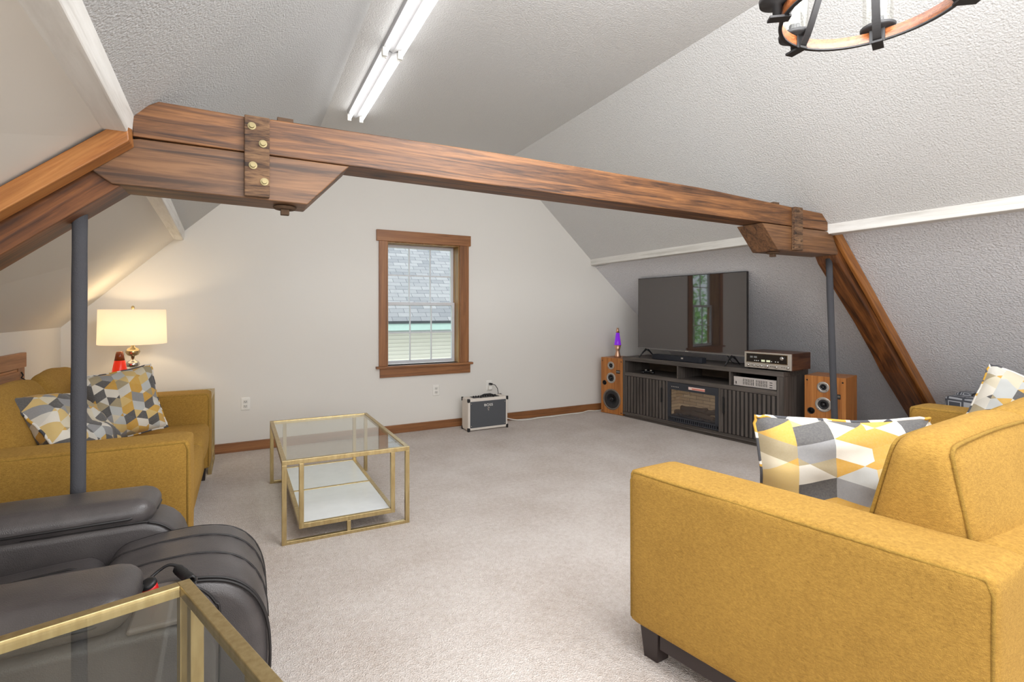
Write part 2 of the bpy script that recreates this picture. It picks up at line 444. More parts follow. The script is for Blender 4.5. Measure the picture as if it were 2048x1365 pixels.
wb(1.265, 1.28, 0, .2, .69, 1.965).build('jamb', J, win)
wb(2.045, 2.06, 0, .2, .69, 1.965).build('jamb', J, win)
wb(1.28, 2.045, 0, .2, 1.945, 1.965).build('jamb', J, win)
VIN = plain('white_vinyl_sash', lin(206, 208, 212), .4)
def sash(z0, z1, y, nm):
    x0, x1 = 1.28, 2.045; fw = .032
    m = wb(x0, x0+fw, y, y+.03, z0, z1); m.v += []
    for a in ((x1-fw, x1, z0, z1), (x0+fw, x1-fw, z0, z0+fw), (x0+fw, x1-fw, z1-fw, z1)):
        m.add(wb(a[0], a[1], y, y+.03, a[2], a[3]).v, wb(0, 1, 0, 1, 0, 1).f)
    s = m.build('sash', VIN, win, bevel=.002)
    wb(x0+fw, x1-fw, y+.014, y+.017, z0+fw, z1-fw).build('pane', WGLASS, s)
    mm = MB(); f1 = wb(0, 1, 0, 1, 0, 1).f
    W = (x1-x0-2*fw)
    for i in (1, 2): mm.add(wb(x0+fw+W*i/3-.006, x0+fw+W*i/3+.006, y+.008, y+.022, z0+fw, z1-fw).v, f1)
    zm = (z0+z1)/2; mm.add(wb(x0+fw, x1-fw, y+.007, y+.023, zm-.006, zm+.006).v, f1)
    mm.build('muntins', VIN, s)
sash(1.305, 1.945, .15, 'u'); sash(.695, 1.34, .115, 'l')

# ------------------------------------------------------------------ outside
SH = NT('grey_roof_shingles')
br = SH.n('ShaderNodeTexBrick'); SH.l(SH.obj(), br.inputs[0]); br.inputs['Scale'].default_value = 1
br.inputs['Brick Width'].default_value = .26; br.inputs['Row Height'].default_value = .12; br.inputs['Mortar Size'].default_value = .004
br.inputs['Color1'].default_value = lin(122, 122, 122); br.inputs['Color2'].default_value = lin(152, 150, 147); br.inputs['Mortar'].default_value = lin(66, 66, 70)
SH.base(SH.mix(SH.math('MULTIPLY', SH.noise(SH.obj(), 9, 4), .4), br.outputs[0], lin(104, 104, 108))); SH.set(SH.p, Roughness=.9); SH = SH.m
SD = NT('weathered_lap_siding')
_sp = SD.n('ShaderNodeSeparateXYZ'); SD.l(SD.obj(), _sp.inputs[0])
_fr = SD.math('FRACT', SD.math('MULTIPLY', _sp.outputs[2], 14))
SD.base(SD.mix(SD.math('MULTIPLY', SD.noise(SD.obj((1, 1, 3)), 3, 5), .5), SD.ramp(_fr, [(0, lin(120, 116, 108)), (.12, lin(196, 188, 176)), (1, lin(214, 206, 192))]), lin(176, 168, 150)))
SD.set(SD.p, Roughness=.9); SD.bump(_fr, .5, .02); SD = SD.m
h = thing('neighbouring_house', 'grey shingled neighbouring house with pale lap siding seen through the window', 'house', (4.5, 9.2, -4))
MB().box(-3.7, 6, 0, 4, 0, 4.85).build('siding', SD, h)
MB().box(-3.9, 6.2, -.42, -.36, 4.9, 5.03).build('fascia', plain('pale_green_fascia', lin(158, 178, 168), .6), h)
MB().box(-3.9, 6.2, -.36, 0, 4.86, 4.9).build('soffit', plain('white_soffit', lin(150, 150, 146), .7), h)
MB().box(-3.9, 6.2, 0, 5.2, 0, .06).build('roof', SH, h, loc=(0, -.44, 5.02), rot=(math.radians(38), 0, 0))
MB().box(-25, 25, 5.5, 40, -4.1, -4).build('lawn', plain('lawn_green', lin(92, 132, 60), .9)); 
tag(bpy.data.objects['lawn'], 'green lawn outside below the window', 'lawn'); bpy.data.objects['lawn']['kind'] = 'structure'
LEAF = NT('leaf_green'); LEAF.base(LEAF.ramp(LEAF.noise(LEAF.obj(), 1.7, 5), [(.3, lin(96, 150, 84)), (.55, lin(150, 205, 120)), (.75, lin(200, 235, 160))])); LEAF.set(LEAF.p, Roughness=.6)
LEAF.p.inputs['Emission Color'].default_value = lin(120, 180, 100); LEAF.p.inputs['Emission Strength'].default_value = .25; LEAF = LEAF.m  # pale colour and a faint glow make the leaves look brightly daylit
BARK = plain('bark', lin(88, 72, 58), .9)
def tree(x, y, s, seed, label):
    rnd = random.Random(seed)
    t = thing('leafy_tree', label, 'tree', (x, y, -4))
    MB().tube([(0, 0, 0), (.1, 0, 2), (0, .1, 4), (.1, 0, 6)], [.25, .2, .14, .05], 10).build('trunk', BARK, t)
    mb = MB()
    for c in range(60):
        a = rnd.uniform(0, 2*PI); r = rnd.uniform(.2, 1.9)*s; cx, cy, cz = r*math.cos(a), r*math.sin(a), rnd.uniform(2.0, 8)
        for k in range(110):
            d = Vector([rnd.gauss(0, 1) for _ in range(3)]).normalized()*rnd.uniform(.3, .75)
            p = Vector((cx, cy, cz))+d
            u = Vector([rnd.gauss(0, 1) for _ in range(3)]).normalized(); v = u.cross(Vector((.3, .5, .8))).normalized()
            q = .07; mb.add([p-u*q, p+v*q*.6, p+u*q, p-v*q*.6], [(0, 1, 2, 3)])
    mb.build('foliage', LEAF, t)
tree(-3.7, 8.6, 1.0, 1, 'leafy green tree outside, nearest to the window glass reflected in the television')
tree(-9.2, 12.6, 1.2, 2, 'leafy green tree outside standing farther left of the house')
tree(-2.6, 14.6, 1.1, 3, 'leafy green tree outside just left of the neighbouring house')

# ------------------------------------------------------------------ purlins
mb = MB()
secs = [[(xp(y)-.075, y, 1.85), (xp(y), y, 1.85), (xp(y)+.008, y, 1.94), (xp(y)-.05, y, 1.94)] for y in (Y0+.002, YB-.002)]
mb.hexa(secs[0], secs[1]); tag(mb.build('purlin_beam', WHITEP, bevel=.006), 'white painted roof beam running along the left slope', 'beam')
mb = MB().box(3.82, 3.93, Y0+.002, YB-.002, 1.82, 1.90)
tag(mb.build('purlin_beam', WHITEP, bevel=.006), 'white painted roof beam running along the right slope', 'beam')

# ------------------------------------------------------------------ tie beam with brackets
tb = thing('tie_beam', 'long dark stained timber tie beam spanning the attic', 'beam', (1.7, 2.255, 1.855))
X = lambda pts: [(x-1.7, z-1.855) for x, z in pts]
yf, yk = 2.17-2.255, 2.34-2.255
MB().prism(X([(-.348, 1.862), (3.81, 1.843), (3.81, 1.905), (3.745, 1.965), (2.467, 2.008), (1.09, 2.015), (.09, 2.0), (.084, 1.996), (-.002, 1.994), (-.272, 1.998), (-.348, 1.95)]), yf, yk).build('timber', W_BEAM, tb, bevel=.004)
MB().prism(X([(-.33, 1.858), (-.42, 1.838), (-.50, 1.768), (-.455, 1.724), (-.407, 1.69), (.223, 1.68), (.388, 1.858)]), yf+.006, yk+.012).build('bracket', W_BRACK, tb, bevel=.004)
MB().prism(X([(3.061, 1.842), (3.80, 1.838), (3.875, 1.815), (3.945, 1.695), (3.94, 1.672), (3.231, 1.667)]), yf+.002, yk+.03).build('bracket', W_BRACK, tb, bevel=.004)
for x0, x1, z0, z1, bl in ((-.002, .084, 1.687, 1.993, [(.023, 1.952), (.061, 1.89), (.027, 1.803), (.066, 1.745)]), (3.375, 3.462, 1.675, 1.975, [(3.40, 1.95), (3.44, 1.90), (3.40, 1.79), (3.44, 1.74), (3.415, 1.70)])):
    cx, cz = (x0+x1)/2-1.7, (z0+z1)/2-1.855
    L = (z1-z0)/2; W2 = (x1-x0)/2
    st = MB().box(-L, L, -.028, 0, -W2, W2).build('strap', W_STRAP, tb, loc=(cx, yf, cz), rot=(0, PI/2, 0), bevel=.003)
    for bx, bz in bl:
        b = MB(); u, vv = -(bz-1.855-cz), (bx-1.7-cx)
        big = x0 < 1
        r = .0145 if big else .007
        b.lathe([(r, 0), (r, -.003), (r*.62, -.0035), (r*.62, -.0036), (r*.62, -.012), (r*.6, -.0125), (0, -.0125)], (u, -.028, vv), 6 if False else 18, 'y')
        b.sm = [False]*len(b.sm)
        b.build('bolt', BRASS if big else IRON, st)
for bx, by, ztop in ((.145, 2.26, 2.0), (3.30, 2.26, 1.98)):
    hb = MB(); x, y = bx-1.7, by-2.255
    hb.box(x-.03, x+.03, y-.03, y+.03, ztop-1.855, ztop-1.855+.035)
    hb.lathe([(.0, -.19), (.012, -.19), (.012, -.17), (.012, .1)], (x, y, 0), 12)
    zb = 1.678-1.855 if bx < 1 else 1.666-1.855
    hb.lathe([(.0, -.012), (.038, -.012), (.045, -.004), (.045, 0), (0, 0)], (x, y, zb), 20)
    hb.box(x-.016, x+.016, y-.016, y+.016, zb-.034, zb-.012)
    hb.build('hanger_bolt', IRON, tb, bevel=.002)

# rafters
def slope_part(name, mat, par, org, ang, prof, y0, y1, bev=.004):
    """prof: polygon in (along, perp) ; local x runs down the slope"""
    return MB().prism(prof, y0, y1).build(name, mat, par, loc=org, rot=(0, ang, 0), bevel=bev)
rf = thing('rafter', 'orange stained timber rafter at the left end of the tie beam', 'beam', (-.406, 2.2, 1.85))
aL = math.atan(.855)
# local x = down-left : rotate so +x -> (-.76,-.65): rotation about Y by angle  PI - aL (x->( -cos, .. ))
MBL = MB().prism([(-.075, .0), (-.03, .062), (1.12, .055), (1.12, .002), (-.05, .0)], -.113, -.03)
def left_local(mb, name, mat):
    o = mb.build(name, mat, rf, bevel=.004); o.rotation_euler = (0, PI-aL, 0); return o
# after rotating by (PI-aL) about Y local z points down/right, i.e. away from the roof
left_local(MBL, 'trim_board', W_RAFT)
MBL2 = MB().prism([(.105, .0), (.03, .055), (.08, .135), (.55, .13), (1.12, .12), (1.12, .0)], -.0, .165)
left_local(MBL2, 'main_timber', W_RAFT2)
rf2 = thing('rafter', 'red brown timber rafter leaning down the right slope beside the television', 'beam', (4.0, 2.2, 1.87))
aR = math.atan(.957)
def right_local(mb, name, mat):
    o = mb.build(name, mat, rf2, bevel=.005); o.rotation_euler = (0, aR, 0); return o
# local +x down-right, local -z away from the roof
right_local(MB().prism([(-.04, -.0), (-.10, -.08), (2.58, -.095), (2.58, -.0)], -.012, .018), 'trim_board', W_RAFT)
def gn(z): return z
pr = [(-.03, .0), (-.02, -.10), (.2, -.15), (.9, -.135), (1.25, -.145), (1.5, -.165), (2.56, -.15), (2.56, .0)]
right_local(MB().prism(pr, .02, .18), 'main_timber', W_RAFT2)

# poles
for (bx, by, tx, ty, zt, lab) in ((-.528, 2.303, -.52, 2.303, 1.60, 'grey foam wrapped post standing between the leather recliner and the left sofa'),
                              (4.135, 2.29, 4.035, 2.29, 1.66, 'thin grey foam wrapped post in front of the right speaker')):
    p = thing('support_post', lab, 'post', (bx, by, 0))
    pts = [(0, 0, .03)]+[((tx-bx)*k/12, (ty-by)*k/12, zt*k/12) for k in range(1, 13)]
    MB().tube(pts, [(.0222 if bx < 0 else .0235)*(1+.03*math.sin(i*2.1)) for i in range(13)], 20).build('foam_sleeve', FOAM, p)
    MB().lathe([(0, 0), (.05, 0), (.05, .008), (.024, .01), (.024, .06)], (0, 0, 0), 20).build('base_flange', BLKM, p)

# ------------------------------------------------------------------ fluorescent fixtures
def fixture(y0, y1, lab):
    t = thing('fluorescent_light', lab, 'light', (.842, (y0+y1)/2, 2.97), group='ceiling strip lights')
    L = (y1-y0)/2
    MB().prism([(-.066, 0), (-.062, -.03), (-.03, -.036), (0, -.052), (.03, -.036), (.062, -.03), (.066, 0)], -L, L).build('housing', plain('white_enamel_housing', lin(176, 176, 178), .45), t, bevel=.002)
    for s in (-1, 1):
        MB().lathe([(.0125, -L+.03), (.0125, L-.03)], (s*.05, 0, -.066), 16, 'y').build('tube', TUBE, t)
    for s in (-1, 1):
        e = MB()
        for q in (-1, 1): e.box(q*.05-.016, q*.05+.016, s*L-.012 if s > 0 else -L-.0, s*L if s > 0 else -L+.012, -.085, -.028)
        e.build_each('end_cap', WHT, t, bevel=.003)
fixture(3.235, 4.46, 'twin tube fluorescent ceiling light, the one nearer the back wall')
fixture(2.0, 3.22, 'twin tube fluorescent ceiling light, the one nearer the camera')

# ------------------------------------------------------------------ outlets
def outlet(x, z, lab):
    t = thing('wall_outlet', lab, 'outlet', (x, YB, z))
    MB().soft(-.036, .036, -.006, 0, -.058, .058, .003, 6).build('cover_plate', WHT, t)
    for s in (-1, 1):
        r = MB().soft(-.017, .017, -.009, -.005, s*.02-.014, s*.02+.014, .0035, 6).build('receptacle', plain('outlet_face', lin(214, 212, 206), .4), t)
        MB().box(-.008, -.0055, -.0098, -.0088, s*.02-.004, s*.02+.007).box(.0055, .008, -.0098, -.0088, s*.02-.004, s*.02+.007).lathe([(0, -.0098), (.0025, -.0098), (.0025, -.0088)], (0, 0, s*.02-.008), 8, 'y').build_each('slot', BLK, r)
outlet(.004, .418, 'white double outlet low on the wall between the left sofa and coffee table')
outlet(1.79, .406, 'white double outlet under the window')
outlet(2.413, .412, 'white double outlet above the guitar amplifier with a plug in it')
t = thing('power_adapter', 'white square adapter plugged in the outlet above the amplifier', 'adapter', (2.414, YB-.009, .392))
MB().soft(-.022, .022, -.035, 0, -.022, .022, .006, 8).build('adapter_body', WHT, t)

# ------------------------------------------------------------------ guitar amplifier
a = thing('guitar_amplifier', 'white vinyl guitar amplifier with grey grille standing under the outlet', 'amplifier', (2.256, 4.843, 0))
hw, hd, zt = .229, .086, .335
MB().box(-hw, hw, -hd, hd, .008, zt).build('cabinet', WHT2, a, bevel=.01)
MB().box(-hw+.022, hw-.022, -hd-.004, -hd+.004, .035, zt-.028).build('grille', GRILL, a, bevel=.003)
MB().box(-.15, .15, -.045, .055, zt-.001, zt+.003).build('control_panel', BLK, a)
kn = MB()
for i in range(10): kn.lathe([(.008, 0), (.007, .014), (0, .014)], (-.13+i*.028, .005, zt+.002), 10)
kn.build_each('knob', BLKM, a)
MB().tube([(-.075, -.055, zt), (-.07, -.056, zt+.02), (-.035, -.056, zt+.032), (.035, -.056, zt+.032), (.07, -.056, zt+.02), (.075, -.055, zt)], .008, 10, flat=(1.2, .6)).build('handle', BLK, a)
for sx in (-1, 1):
    for sy in (-1, 1):
        for z in (.022, zt-.012):
            if sy == 1 and sx == 1 and False: continue
            MB().soft(sx*hw-.02, sx*hw+.02, sy*hd-.02, sy*hd+.02, z-.022, z+.016, .01, 6).fn(lambda x, y, zz: (max(-hw-.004, min(hw+.004, x)), max(-hd-.006, min(hd+.004, y)), max(0.0, min(zt+.004, zz)))).build('corner_guard', BLK, a)
sc = MB()
for sx in (-1, 1):
    for z in (.055, zt-.05): sc.lathe([(0, -.004), (.006, -.003), (.006, 0)], (sx*(hw-.035), -hd-.004, z), 12, 'y')
sc.build_each('screw', CHRM, a)
tm = text_mb('BOSS', .036, .0012).xf(Matrix.Rotation(PI/2, 4, 'X')); tm.fn(lambda x, y, z: (x*1.25, y-hd-.0052, z+.262)); tm.build('brand_lettering', WHT, a)
em = MB()
for pts in ([(-.011, .242), (.011, .242), (.013, .226), (.004, .222), (.004, .232), (-.008, .236)], [(-.011, .232), (-.003, .231), (.0, .214), (.007, .214), (.004, .203), (-.006, .205)]):
    em.prism(pts, -hd-.0062, -hd-.004)
em.build('emblem', CHRM, a)
c = MB().tube([(2.413, 5.055, .434), (2.42, 5.03, .434), (2.43, 5.02, .432)], .011, 10).tube([(2.43, 5.02, .432), (2.45, 4.99, .425), (2.468, 4.97, .39), (2.47, 4.955, .345), (2.46, 4.945, .30), (2.45, 4.94, .2)], .004, 8)
c.xf(Matrix.Translation((-2.256, -4.843, 0))).build('power_cord', BLK, a)
pts = [(2.52, 4.98, .14), (2.57, 5.02, .06), (2.66, 5.02, .02), (2.76, 4.99, .006), (2.88, 4.96, .006), (3.0, 4.99, .006), (3.2, 4.98, .006), (3.45, 5.0, .006), (3.6, 4.985, .006), (3.75, 5.02, .012), (3.86, 5.0, .006), (4.0, 5.035, .006)]
def smooth_pts(pts, n=6):
    out = []; P = [Vector(p) for p in pts]
    for i in range(len(P)-1):
        p0, p1, p2, p3 = P[max(i-1, 0)], P[i], P[i+1], P[min(i+2, len(P)-1)]
        for k in range(n):
            t = k/n; out.append(.5*((2*p1)+(p2-p0)*t+(2*p0-5*p1+4*p2-p3)*t*t+(3*p1-p0-3*p2+p3)*t**3))
    out.append(P[-1]); return out
tag(MB().tube(smooth_pts(pts), .0055, 8).build('white_cable', WHT), 'white cable lying on the carpet along the back baseboard', 'cable')

# ------------------------------------------------------------------ coffee table / end tables
def gold_table(name, lab, org, M2, W, L, H, shelf=True, t=.024, inset=.085):
    """x 0..W , y 0..L , mapped by 2x2 matrix M2 (columns = world dirs of x and y)"""
    r = thing(name, lab, 'table', (org[0], org[1], 0))
    F = lambda x, y, z: (M2[0][0]*x+M2[1][0]*y, M2[0][1]*x+M2[1][1]*y, z)
    def B(m, *a): m.box(*a); return m
    m = MB(); B(m, 0, W, 0, t, H-t, H); B(m, 0, W, L-t, L, H-t, H); B(m, 0, t, t, L-t, H-t, H); B(m, W-t, W, t, L-t, H-t, H)
    m.fn(F).build('top_frame', GOLD, r, bevel=.0015)
    B(MB(), t-.001, W-t+.001, t-.001, L-t+.001, H-.012, H-.004).fn(F).build('glass_top', GLASS, r)
    for x in (0, W-t):
        for y in (0, L-t): B(MB(), x, x+t, y, y+t, 0, H-t).fn(F).build('leg', GOLD, r, bevel=.0015)
    for y in (0, L-t):
        B(MB(), t, W-t, y, y+t, 0, .018).fn(F).build('floor_rail', GOLD, r, bevel=.0015)
        m = MB(); B(m, inset, inset+t, y, y+t, .075, H-t); B(m, W-inset-t, W-inset, y, y+t, .075, H-t); B(m, inset+t, W-inset-t, y, y+t, .075, .1); B(m, W/2-.01, W/2+.01, y, y+t, .018, .075)
        m.fn(F).build('hanging_bracket', GOLD, r, bevel=.0015)
    m = MB(); B(m, inset, inset+t, t, L-t, .075, .1); B(m, W-inset-t, W-inset, t, L-t, .075, .1); B(m, inset+t, W-inset-t, L/2-.01, L/2+.01, .078, .1)
    s = m.fn(F).build('shelf_frame', GOLD, r, bevel=.0015)
    for y0, y1 in ((t, L/2-.01), (L/2+.01, L-t)): B(MB(), inset+t, W-inset-t, y0, y1, .084, .097).fn(F).build('shelf_panel', MIRW, s)
    return r
ca, sa = math.cos(math.radians(-2.2)), math.sin(math.radians(-2.2))
gold_table('coffee_table', 'gold framed coffee table with glass top and white lower shelf on the carpet', (.172, 2.915), ((ca, sa+.0), (-sa-.05, ca)), .685, 1.115, .45)
a1 = (-.971, -.238); b1 = (.349, -.937)
gold_table('end_table', 'gold framed glass end table beside the leather recliner in the foreground', (-.108, 1.313), ((b1[0], b1[1]), (a1[0], a1[1])), .467, .62, .658, inset=.07)
gold_table('end_table', 'gold framed end table under the lamp between left sofa and back wall', (-.225, 4.452), ((0, 1), (-1, 0)), .461, .68, .595, inset=.07)

# ------------------------------------------------------------------ table lamp and red lava lamp
l = thing('table_lamp', 'lit table lamp with white drum shade and glass ball stem', 'lamp', (-.75, 4.70, .5915))
def up(m): return m.fn(lambda x, y, z: (x, y, z+.063 if z > .04 else z))
MB().lathe([(0, 0), (.07, 0), (.07, .02), (.02, .03)], seg=32).build('base', CHRM, l)
up(MB().lathe([(.02, .03), (.04, .06), (.058, .105), (.04, .15), (.012, .17)], seg=32)).build('glass_ball', CGLASS, l)
up(MB().lathe([(.01, .165), (.04, .175), (.045, .19), (.038, .208), (.015, .222), (.012, .25)], seg=32)).build('lower_cup', CHRM, l)
up(MB().lathe([(.012, .25), (.036, .262), (.047, .285), (.036, .308), (.014, .32), (.012, .345)], seg=32)).build('upper_ball', plain('smoky_gold_glass', lin(190, 170, 130), .1, .8), l)
sh = NT('lamp_shade_linen'); sh.t.nodes.remove(sh.p)
_d = sh.n('ShaderNodeBsdfDiffuse'); _d.inputs[0].default_value = lin(236, 232, 224); _tl = sh.n('ShaderNodeBsdfTranslucent'); _tl.inputs[0].default_value = lin(236, 226, 206)
_m = sh.n('ShaderNodeMixShader'); _m.inputs[0].default_value = .55; sh.l(_d.outputs[0], _m.inputs[1]); sh.l(_tl.outputs[0], _m.inputs[2])
_e = sh.n('ShaderNodeEmission'); _e.inputs[0].default_value = (1, .86, .66, 1); _e.inputs[1].default_value = .22
_a = sh.n('ShaderNodeAddShader'); sh.l(_m.outputs[0], _a.inputs[0]); sh.l(_e.outputs[0], _a.inputs[1]); sh.l(_a.outputs[0], sh.out.inputs[0]); sh = sh.m
m = MB(); m.lathe([(.212, .345), (.214, .347), (.208, .605), (.206, .605), (.210, .347)], seg=64); m.f = [f for f in m.f if len(f) == 4]; m.sm = m.sm[:len(m.f)]
up(m).build('lamp_shade', sh, l)
up(MB().lathe([(.004, .34), (.004, .61), (.012, .615), (.009, .63), (0, .635)], seg=12)).build('finial', GOLD, l)
up(MB().lathe([(0, .40), (.03, .42), (.034, .45), (.02, .49), (.014, .50)], seg=16)).build('bulb', plain('warm_bulb', (1, .9, .7, 1), .5, 0, (1, .78, .5, 1), 6), l)
r = thing('lava_lamp', 'red cone shaped lava lamp on the end table beside the table lamp', 'lava lamp', (-.80, 4.53, .5915))
MB().lathe([(0, 0), (.05, 0), (.034, .09), (.048, .193)], seg=28).build('base', CHRM, r)
MB().lathe([(.048, .193), (.043, .233), (.032, .298), (0.031, .299)], seg=28).build('red_liquid', plain('glowing_red_liquid', lin(200, 30, 14), .25, 0, (1, .05, .01, 1), .35), r)
MB().lathe([(.0315, .299), (.021, .363), (.0, .364)], seg=28).build('amber_top', plain('amber_brown_glass', lin(140, 66, 30), .2), r)
# ------------------------------------------------------------------ speakers
def make_speaker(lab, loc, rz):
    s = thing('floor_speaker', lab, 'speaker', loc, rz)
    W, H, D = .316, .68, .33
    c = MB().box(0, W, 0, D, .004, H).build('cabinet', W_SPK, s, bevel=.003)
    def driver(name, x, z, ro, rc, ring, dust):
        b = MB().lathe([(ro, 0), (ro, -.004), (ro*.97, -.007), (rc*1.04, -.006), (rc, -.002)], (x, 0, z), 40, 'y')
        b.f = [f for f in b.f if len(f) == 4]; b.sm = b.sm[:len(b.f)]
        d = b.build(name, ring, s)
        MB().lathe([(rc*1.02, -.003), (rc*.95, -.006), (rc*.86, -.004), (rc*.3, -.0012), (0, -.001)], (x, 0, z), 40, 'y').build('cone', CONE, d)
        MB().lathe([(rc*dust, -.0015), (rc*dust*.8, -.009), (rc*dust*.4, -.013), (0, -.014)], (x, 0, z), 24, 'y').build('dust_cap', plain('glossy_dust_cap', lin(30, 30, 32), .12), d)
        sc = MB()
        for k in range(8 if ro > .1 else 4):
            a = PI/4+k*2*PI/(8 if ro > .1 else 4); rr = (ro+rc)/2
            sc.lathe([(.0035, -.0062), (.003, -.009), (0, -.009)], (x+rr*math.cos(a), 0, z+rr*math.sin(a)), 8, 'y')
        sc.build_each('screw', BLK, d)
    RING = plain('satin_grey_ring', lin(176, 170, 162), .4, .4); RING2 = plain('pewter_ring', lin(128, 118, 108), .4, .5)
    driver('tweeter', .147, .587, .048, .026, RING, .5)
    driver('midrange', .149, .437, .064, .042, RING, .42)
    driver('woofer', .158, .178, .128, .106, RING2, .3)
    MB().lathe([(.029, 0), (.029, -.004), (.024, -.005), (.022, 0)], (.053, 0, .372), 28, 'y').build('port_ring', BLK, s)
    MB().lathe([(.023, -.002), (0, -.0018)], (.053, 0, .372), 28, 'y').build('port_hole', RUBBER, s)
    MB().box(.222, .278, -.003, 0, .498, .538).build('badge', BLKM, s, bevel=.001)
    MB().box(.226, .274, -.0036, -.0028, .522, .526).box(.226, .274, -.0036, -.0028, .512, .515).build('badge_trim', SILV, s)
    g = MB()
    for x in (.022, W-.022):
        for z in (.03, H-.04): g.lathe([(.007, -.003), (.005, -.0035), (0, -.001)], (x, 0, z), 12, 'y')
    g.build_each('grille_peg', BLK, s)
    return s
make_speaker('wood veneer three way speaker in the back corner, left of the television stand', (3.872, 4.925, 0), math.radians(-75))
make_speaker('wood veneer three way speaker standing right of the television stand behind the post', (4.385, 2.70, 0), math.radians(-76.2))

# purple lava lamp on left speaker
v = thing('lava_lamp', 'purple lava lamp with rose gold base on the left speaker', 'lava lamp', (4.04, 4.815, .68))
MB().lathe([(0, 0), (.042, 0), (.036, .02), (.022, .075), (.026, .09), (.043, .15)], seg=28).build('base', ROSE, v)
MB().lathe([(.043, .15), (.040, .165), (.021, .30)], seg=28).build('purple_globe', plain('glowing_purple_liquid', lin(96, 30, 168), .2, 0, (.32, .03, .85, 1), .35), v)
MB().lathe([(.022, .30), (.012, .36), (0, .361)], seg=28).build('cap', ROSE, v)

# ------------------------------------------------------------------ television stand
S = thing('television_stand', 'dark grey slatted television stand with electric fireplace', 'tv stand', (3.935, 4.60, 0), math.radians(-82.7))
W, D, H = 1.86, .46, .71
MB().box(0, W, 0, D, H-.045, H).build('top', W_GREY, S, bevel=.003)
MB().box(.0, .035, .004, D, .03, H-.045).build('side_panel', W_GREYZ, S, bevel=.002)
MB().box(W-.06, W, .004, D, .03, H-.045).build('side_panel', W_GREYZ, S, bevel=.002)
MB().box(.035, W-.06, .004, D-.01, .49, .533).build('shelf', W_GREY, S, bevel=.002)
MB().box(.0, W, .0, D, .03, .066).box(.02, W-.02, .02, D-.02, 0, .03).build('base', W_GREY, S, bevel=.002)
MB().box(.035, W-.06, D-.02, D-.01, .066, H-.045).build('back_panel', W_BACKP, S)
for x in (.755, 1.35): MB().box(x-.008, x+.008, .01, D-.02, .533, H-.045).build('divider', W_GREYZ, S)
for x in (.615, 1.235): MB().box(x, x+.02, .004, D-.02, .066, .49).build('partition', W_GREYZ, S)
for x0, x1, hx in ((.037, .613, .565), (1.257, 1.798, 1.295)):
    dr = MB().box(x0, x1, .012, .03, .07, .487).build('door', plain('door_recess', lin(38, 34, 32), .7), S)
    sl = MB(); n = 13; p = (x1-x0)/n
    for k in range(n): sl.box(x0+k*p+.002, x0+k*p+p-.016, 0, .014, .07, .487)
    sl.build('slats', W_GREYZ, dr, bevel=.0015)
    MB().box(hx-.007, hx+.007, -.018, -.006, .255, .415).box(hx-.005, hx+.005, -.008, .004, .265, .28).box(hx-.005, hx+.005, -.008, .004, .39, .405).build('handle', BLK, dr, bevel=.002)
# fireplace insert
x0, x1 = .637, 1.233
FB = plain('charcoal_fireplace_metal', lin(52, 54, 60), .45, .2)
fp = MB().box(x0, x1, .0, .02, .41, .487).box(x0, x0+.035, 0, .02, .12, .41).box(x1-.035, x1, 0, .02, .12, .41).box(x0, x1, 0, .02, .07, .082).box(x0, x1, .0, .02, .112, .13).build('fireplace', FB, S, bevel=.002)
sl = MB()
for k in range(24): xx = x0+.012+k*(x1-x0-.02)/24; sl.box(xx, xx+.012, .004, .016, .082, .112)
sl.build('vent_grille', FB, fp)
MB().box(x0, x1, .02, .03, .07, .13).build('vent_backing', BLK, fp)
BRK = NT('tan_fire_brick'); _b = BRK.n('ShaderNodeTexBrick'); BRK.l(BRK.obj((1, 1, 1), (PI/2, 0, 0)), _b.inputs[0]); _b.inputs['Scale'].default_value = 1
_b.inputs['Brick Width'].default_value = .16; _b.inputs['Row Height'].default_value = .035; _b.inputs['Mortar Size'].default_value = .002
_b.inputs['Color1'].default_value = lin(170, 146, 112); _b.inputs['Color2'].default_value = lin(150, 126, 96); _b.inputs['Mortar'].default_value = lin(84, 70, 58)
BRK.base(_b.outputs[0]); BRK.set(BRK.p, Roughness=.8); BRK.l(_b.outputs[0], BRK.p.inputs['Emission Color']); BRK.p.inputs['Emission Strength'].default_value = .5; BRK = BRK.m  # bricks glow a little, added to brighten the fireplace interior
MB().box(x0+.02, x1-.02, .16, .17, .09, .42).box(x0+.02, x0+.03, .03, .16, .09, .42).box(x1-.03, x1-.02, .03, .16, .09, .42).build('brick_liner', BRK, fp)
LOG = plain('charred_log', lin(120, 100, 82), .85, bump=(40, .8, .01))
for k, (lx, ly, lz, ln, an) in enumerate(((.78, .09, .165, .22, .2), (1.0, .08, .165, .26, -.15), (.88, .12, .21, .3, .1), (1.06, .12, .205, .18, .4))):
    pts = [(lx+(j/6-.5)*ln*math.cos(an), ly, lz+(j/6-.5)*ln*math.sin(an)*.5) for j in range(7)]
    MB().tube(pts, [.028*(1+.15*math.sin(j*2+k)) for j in range(7)], 10).build('log', LOG, fp)
e = MB(); e.box(x0+.03, x1-.03, .03, .16, .12, .14)
for k in range(40): e.soft(*(lambda cx, cy: (cx-.014, cx+.014, cy-.012, cy+.012, .132, .155))(random.uniform(x0+.05, x1-.05), random.uniform(.04, .14)), .01, 3)
e.build('ember_bed', plain('grey_embers', lin(84, 80, 80), .8), fp)
MB().box(x0+.035, x1-.035, .012, .015, .13, .41).build('glass_front', glassy('fireplace_glass', (.72, .72, .74, 1), 1.3), fp)
b = MB()
for k in range(5): b.box(x0+.05+k*.02, x0+.06+k*.02, -.001, .001, .438, .446)
b.build_each('control_button', SILV, fp)
MB().box(x0+.26, x0+.45, -.001, .0005, .434, .462).build('warning_sticker', plain('white_sticker', lin(228, 200, 190), .5), fp)
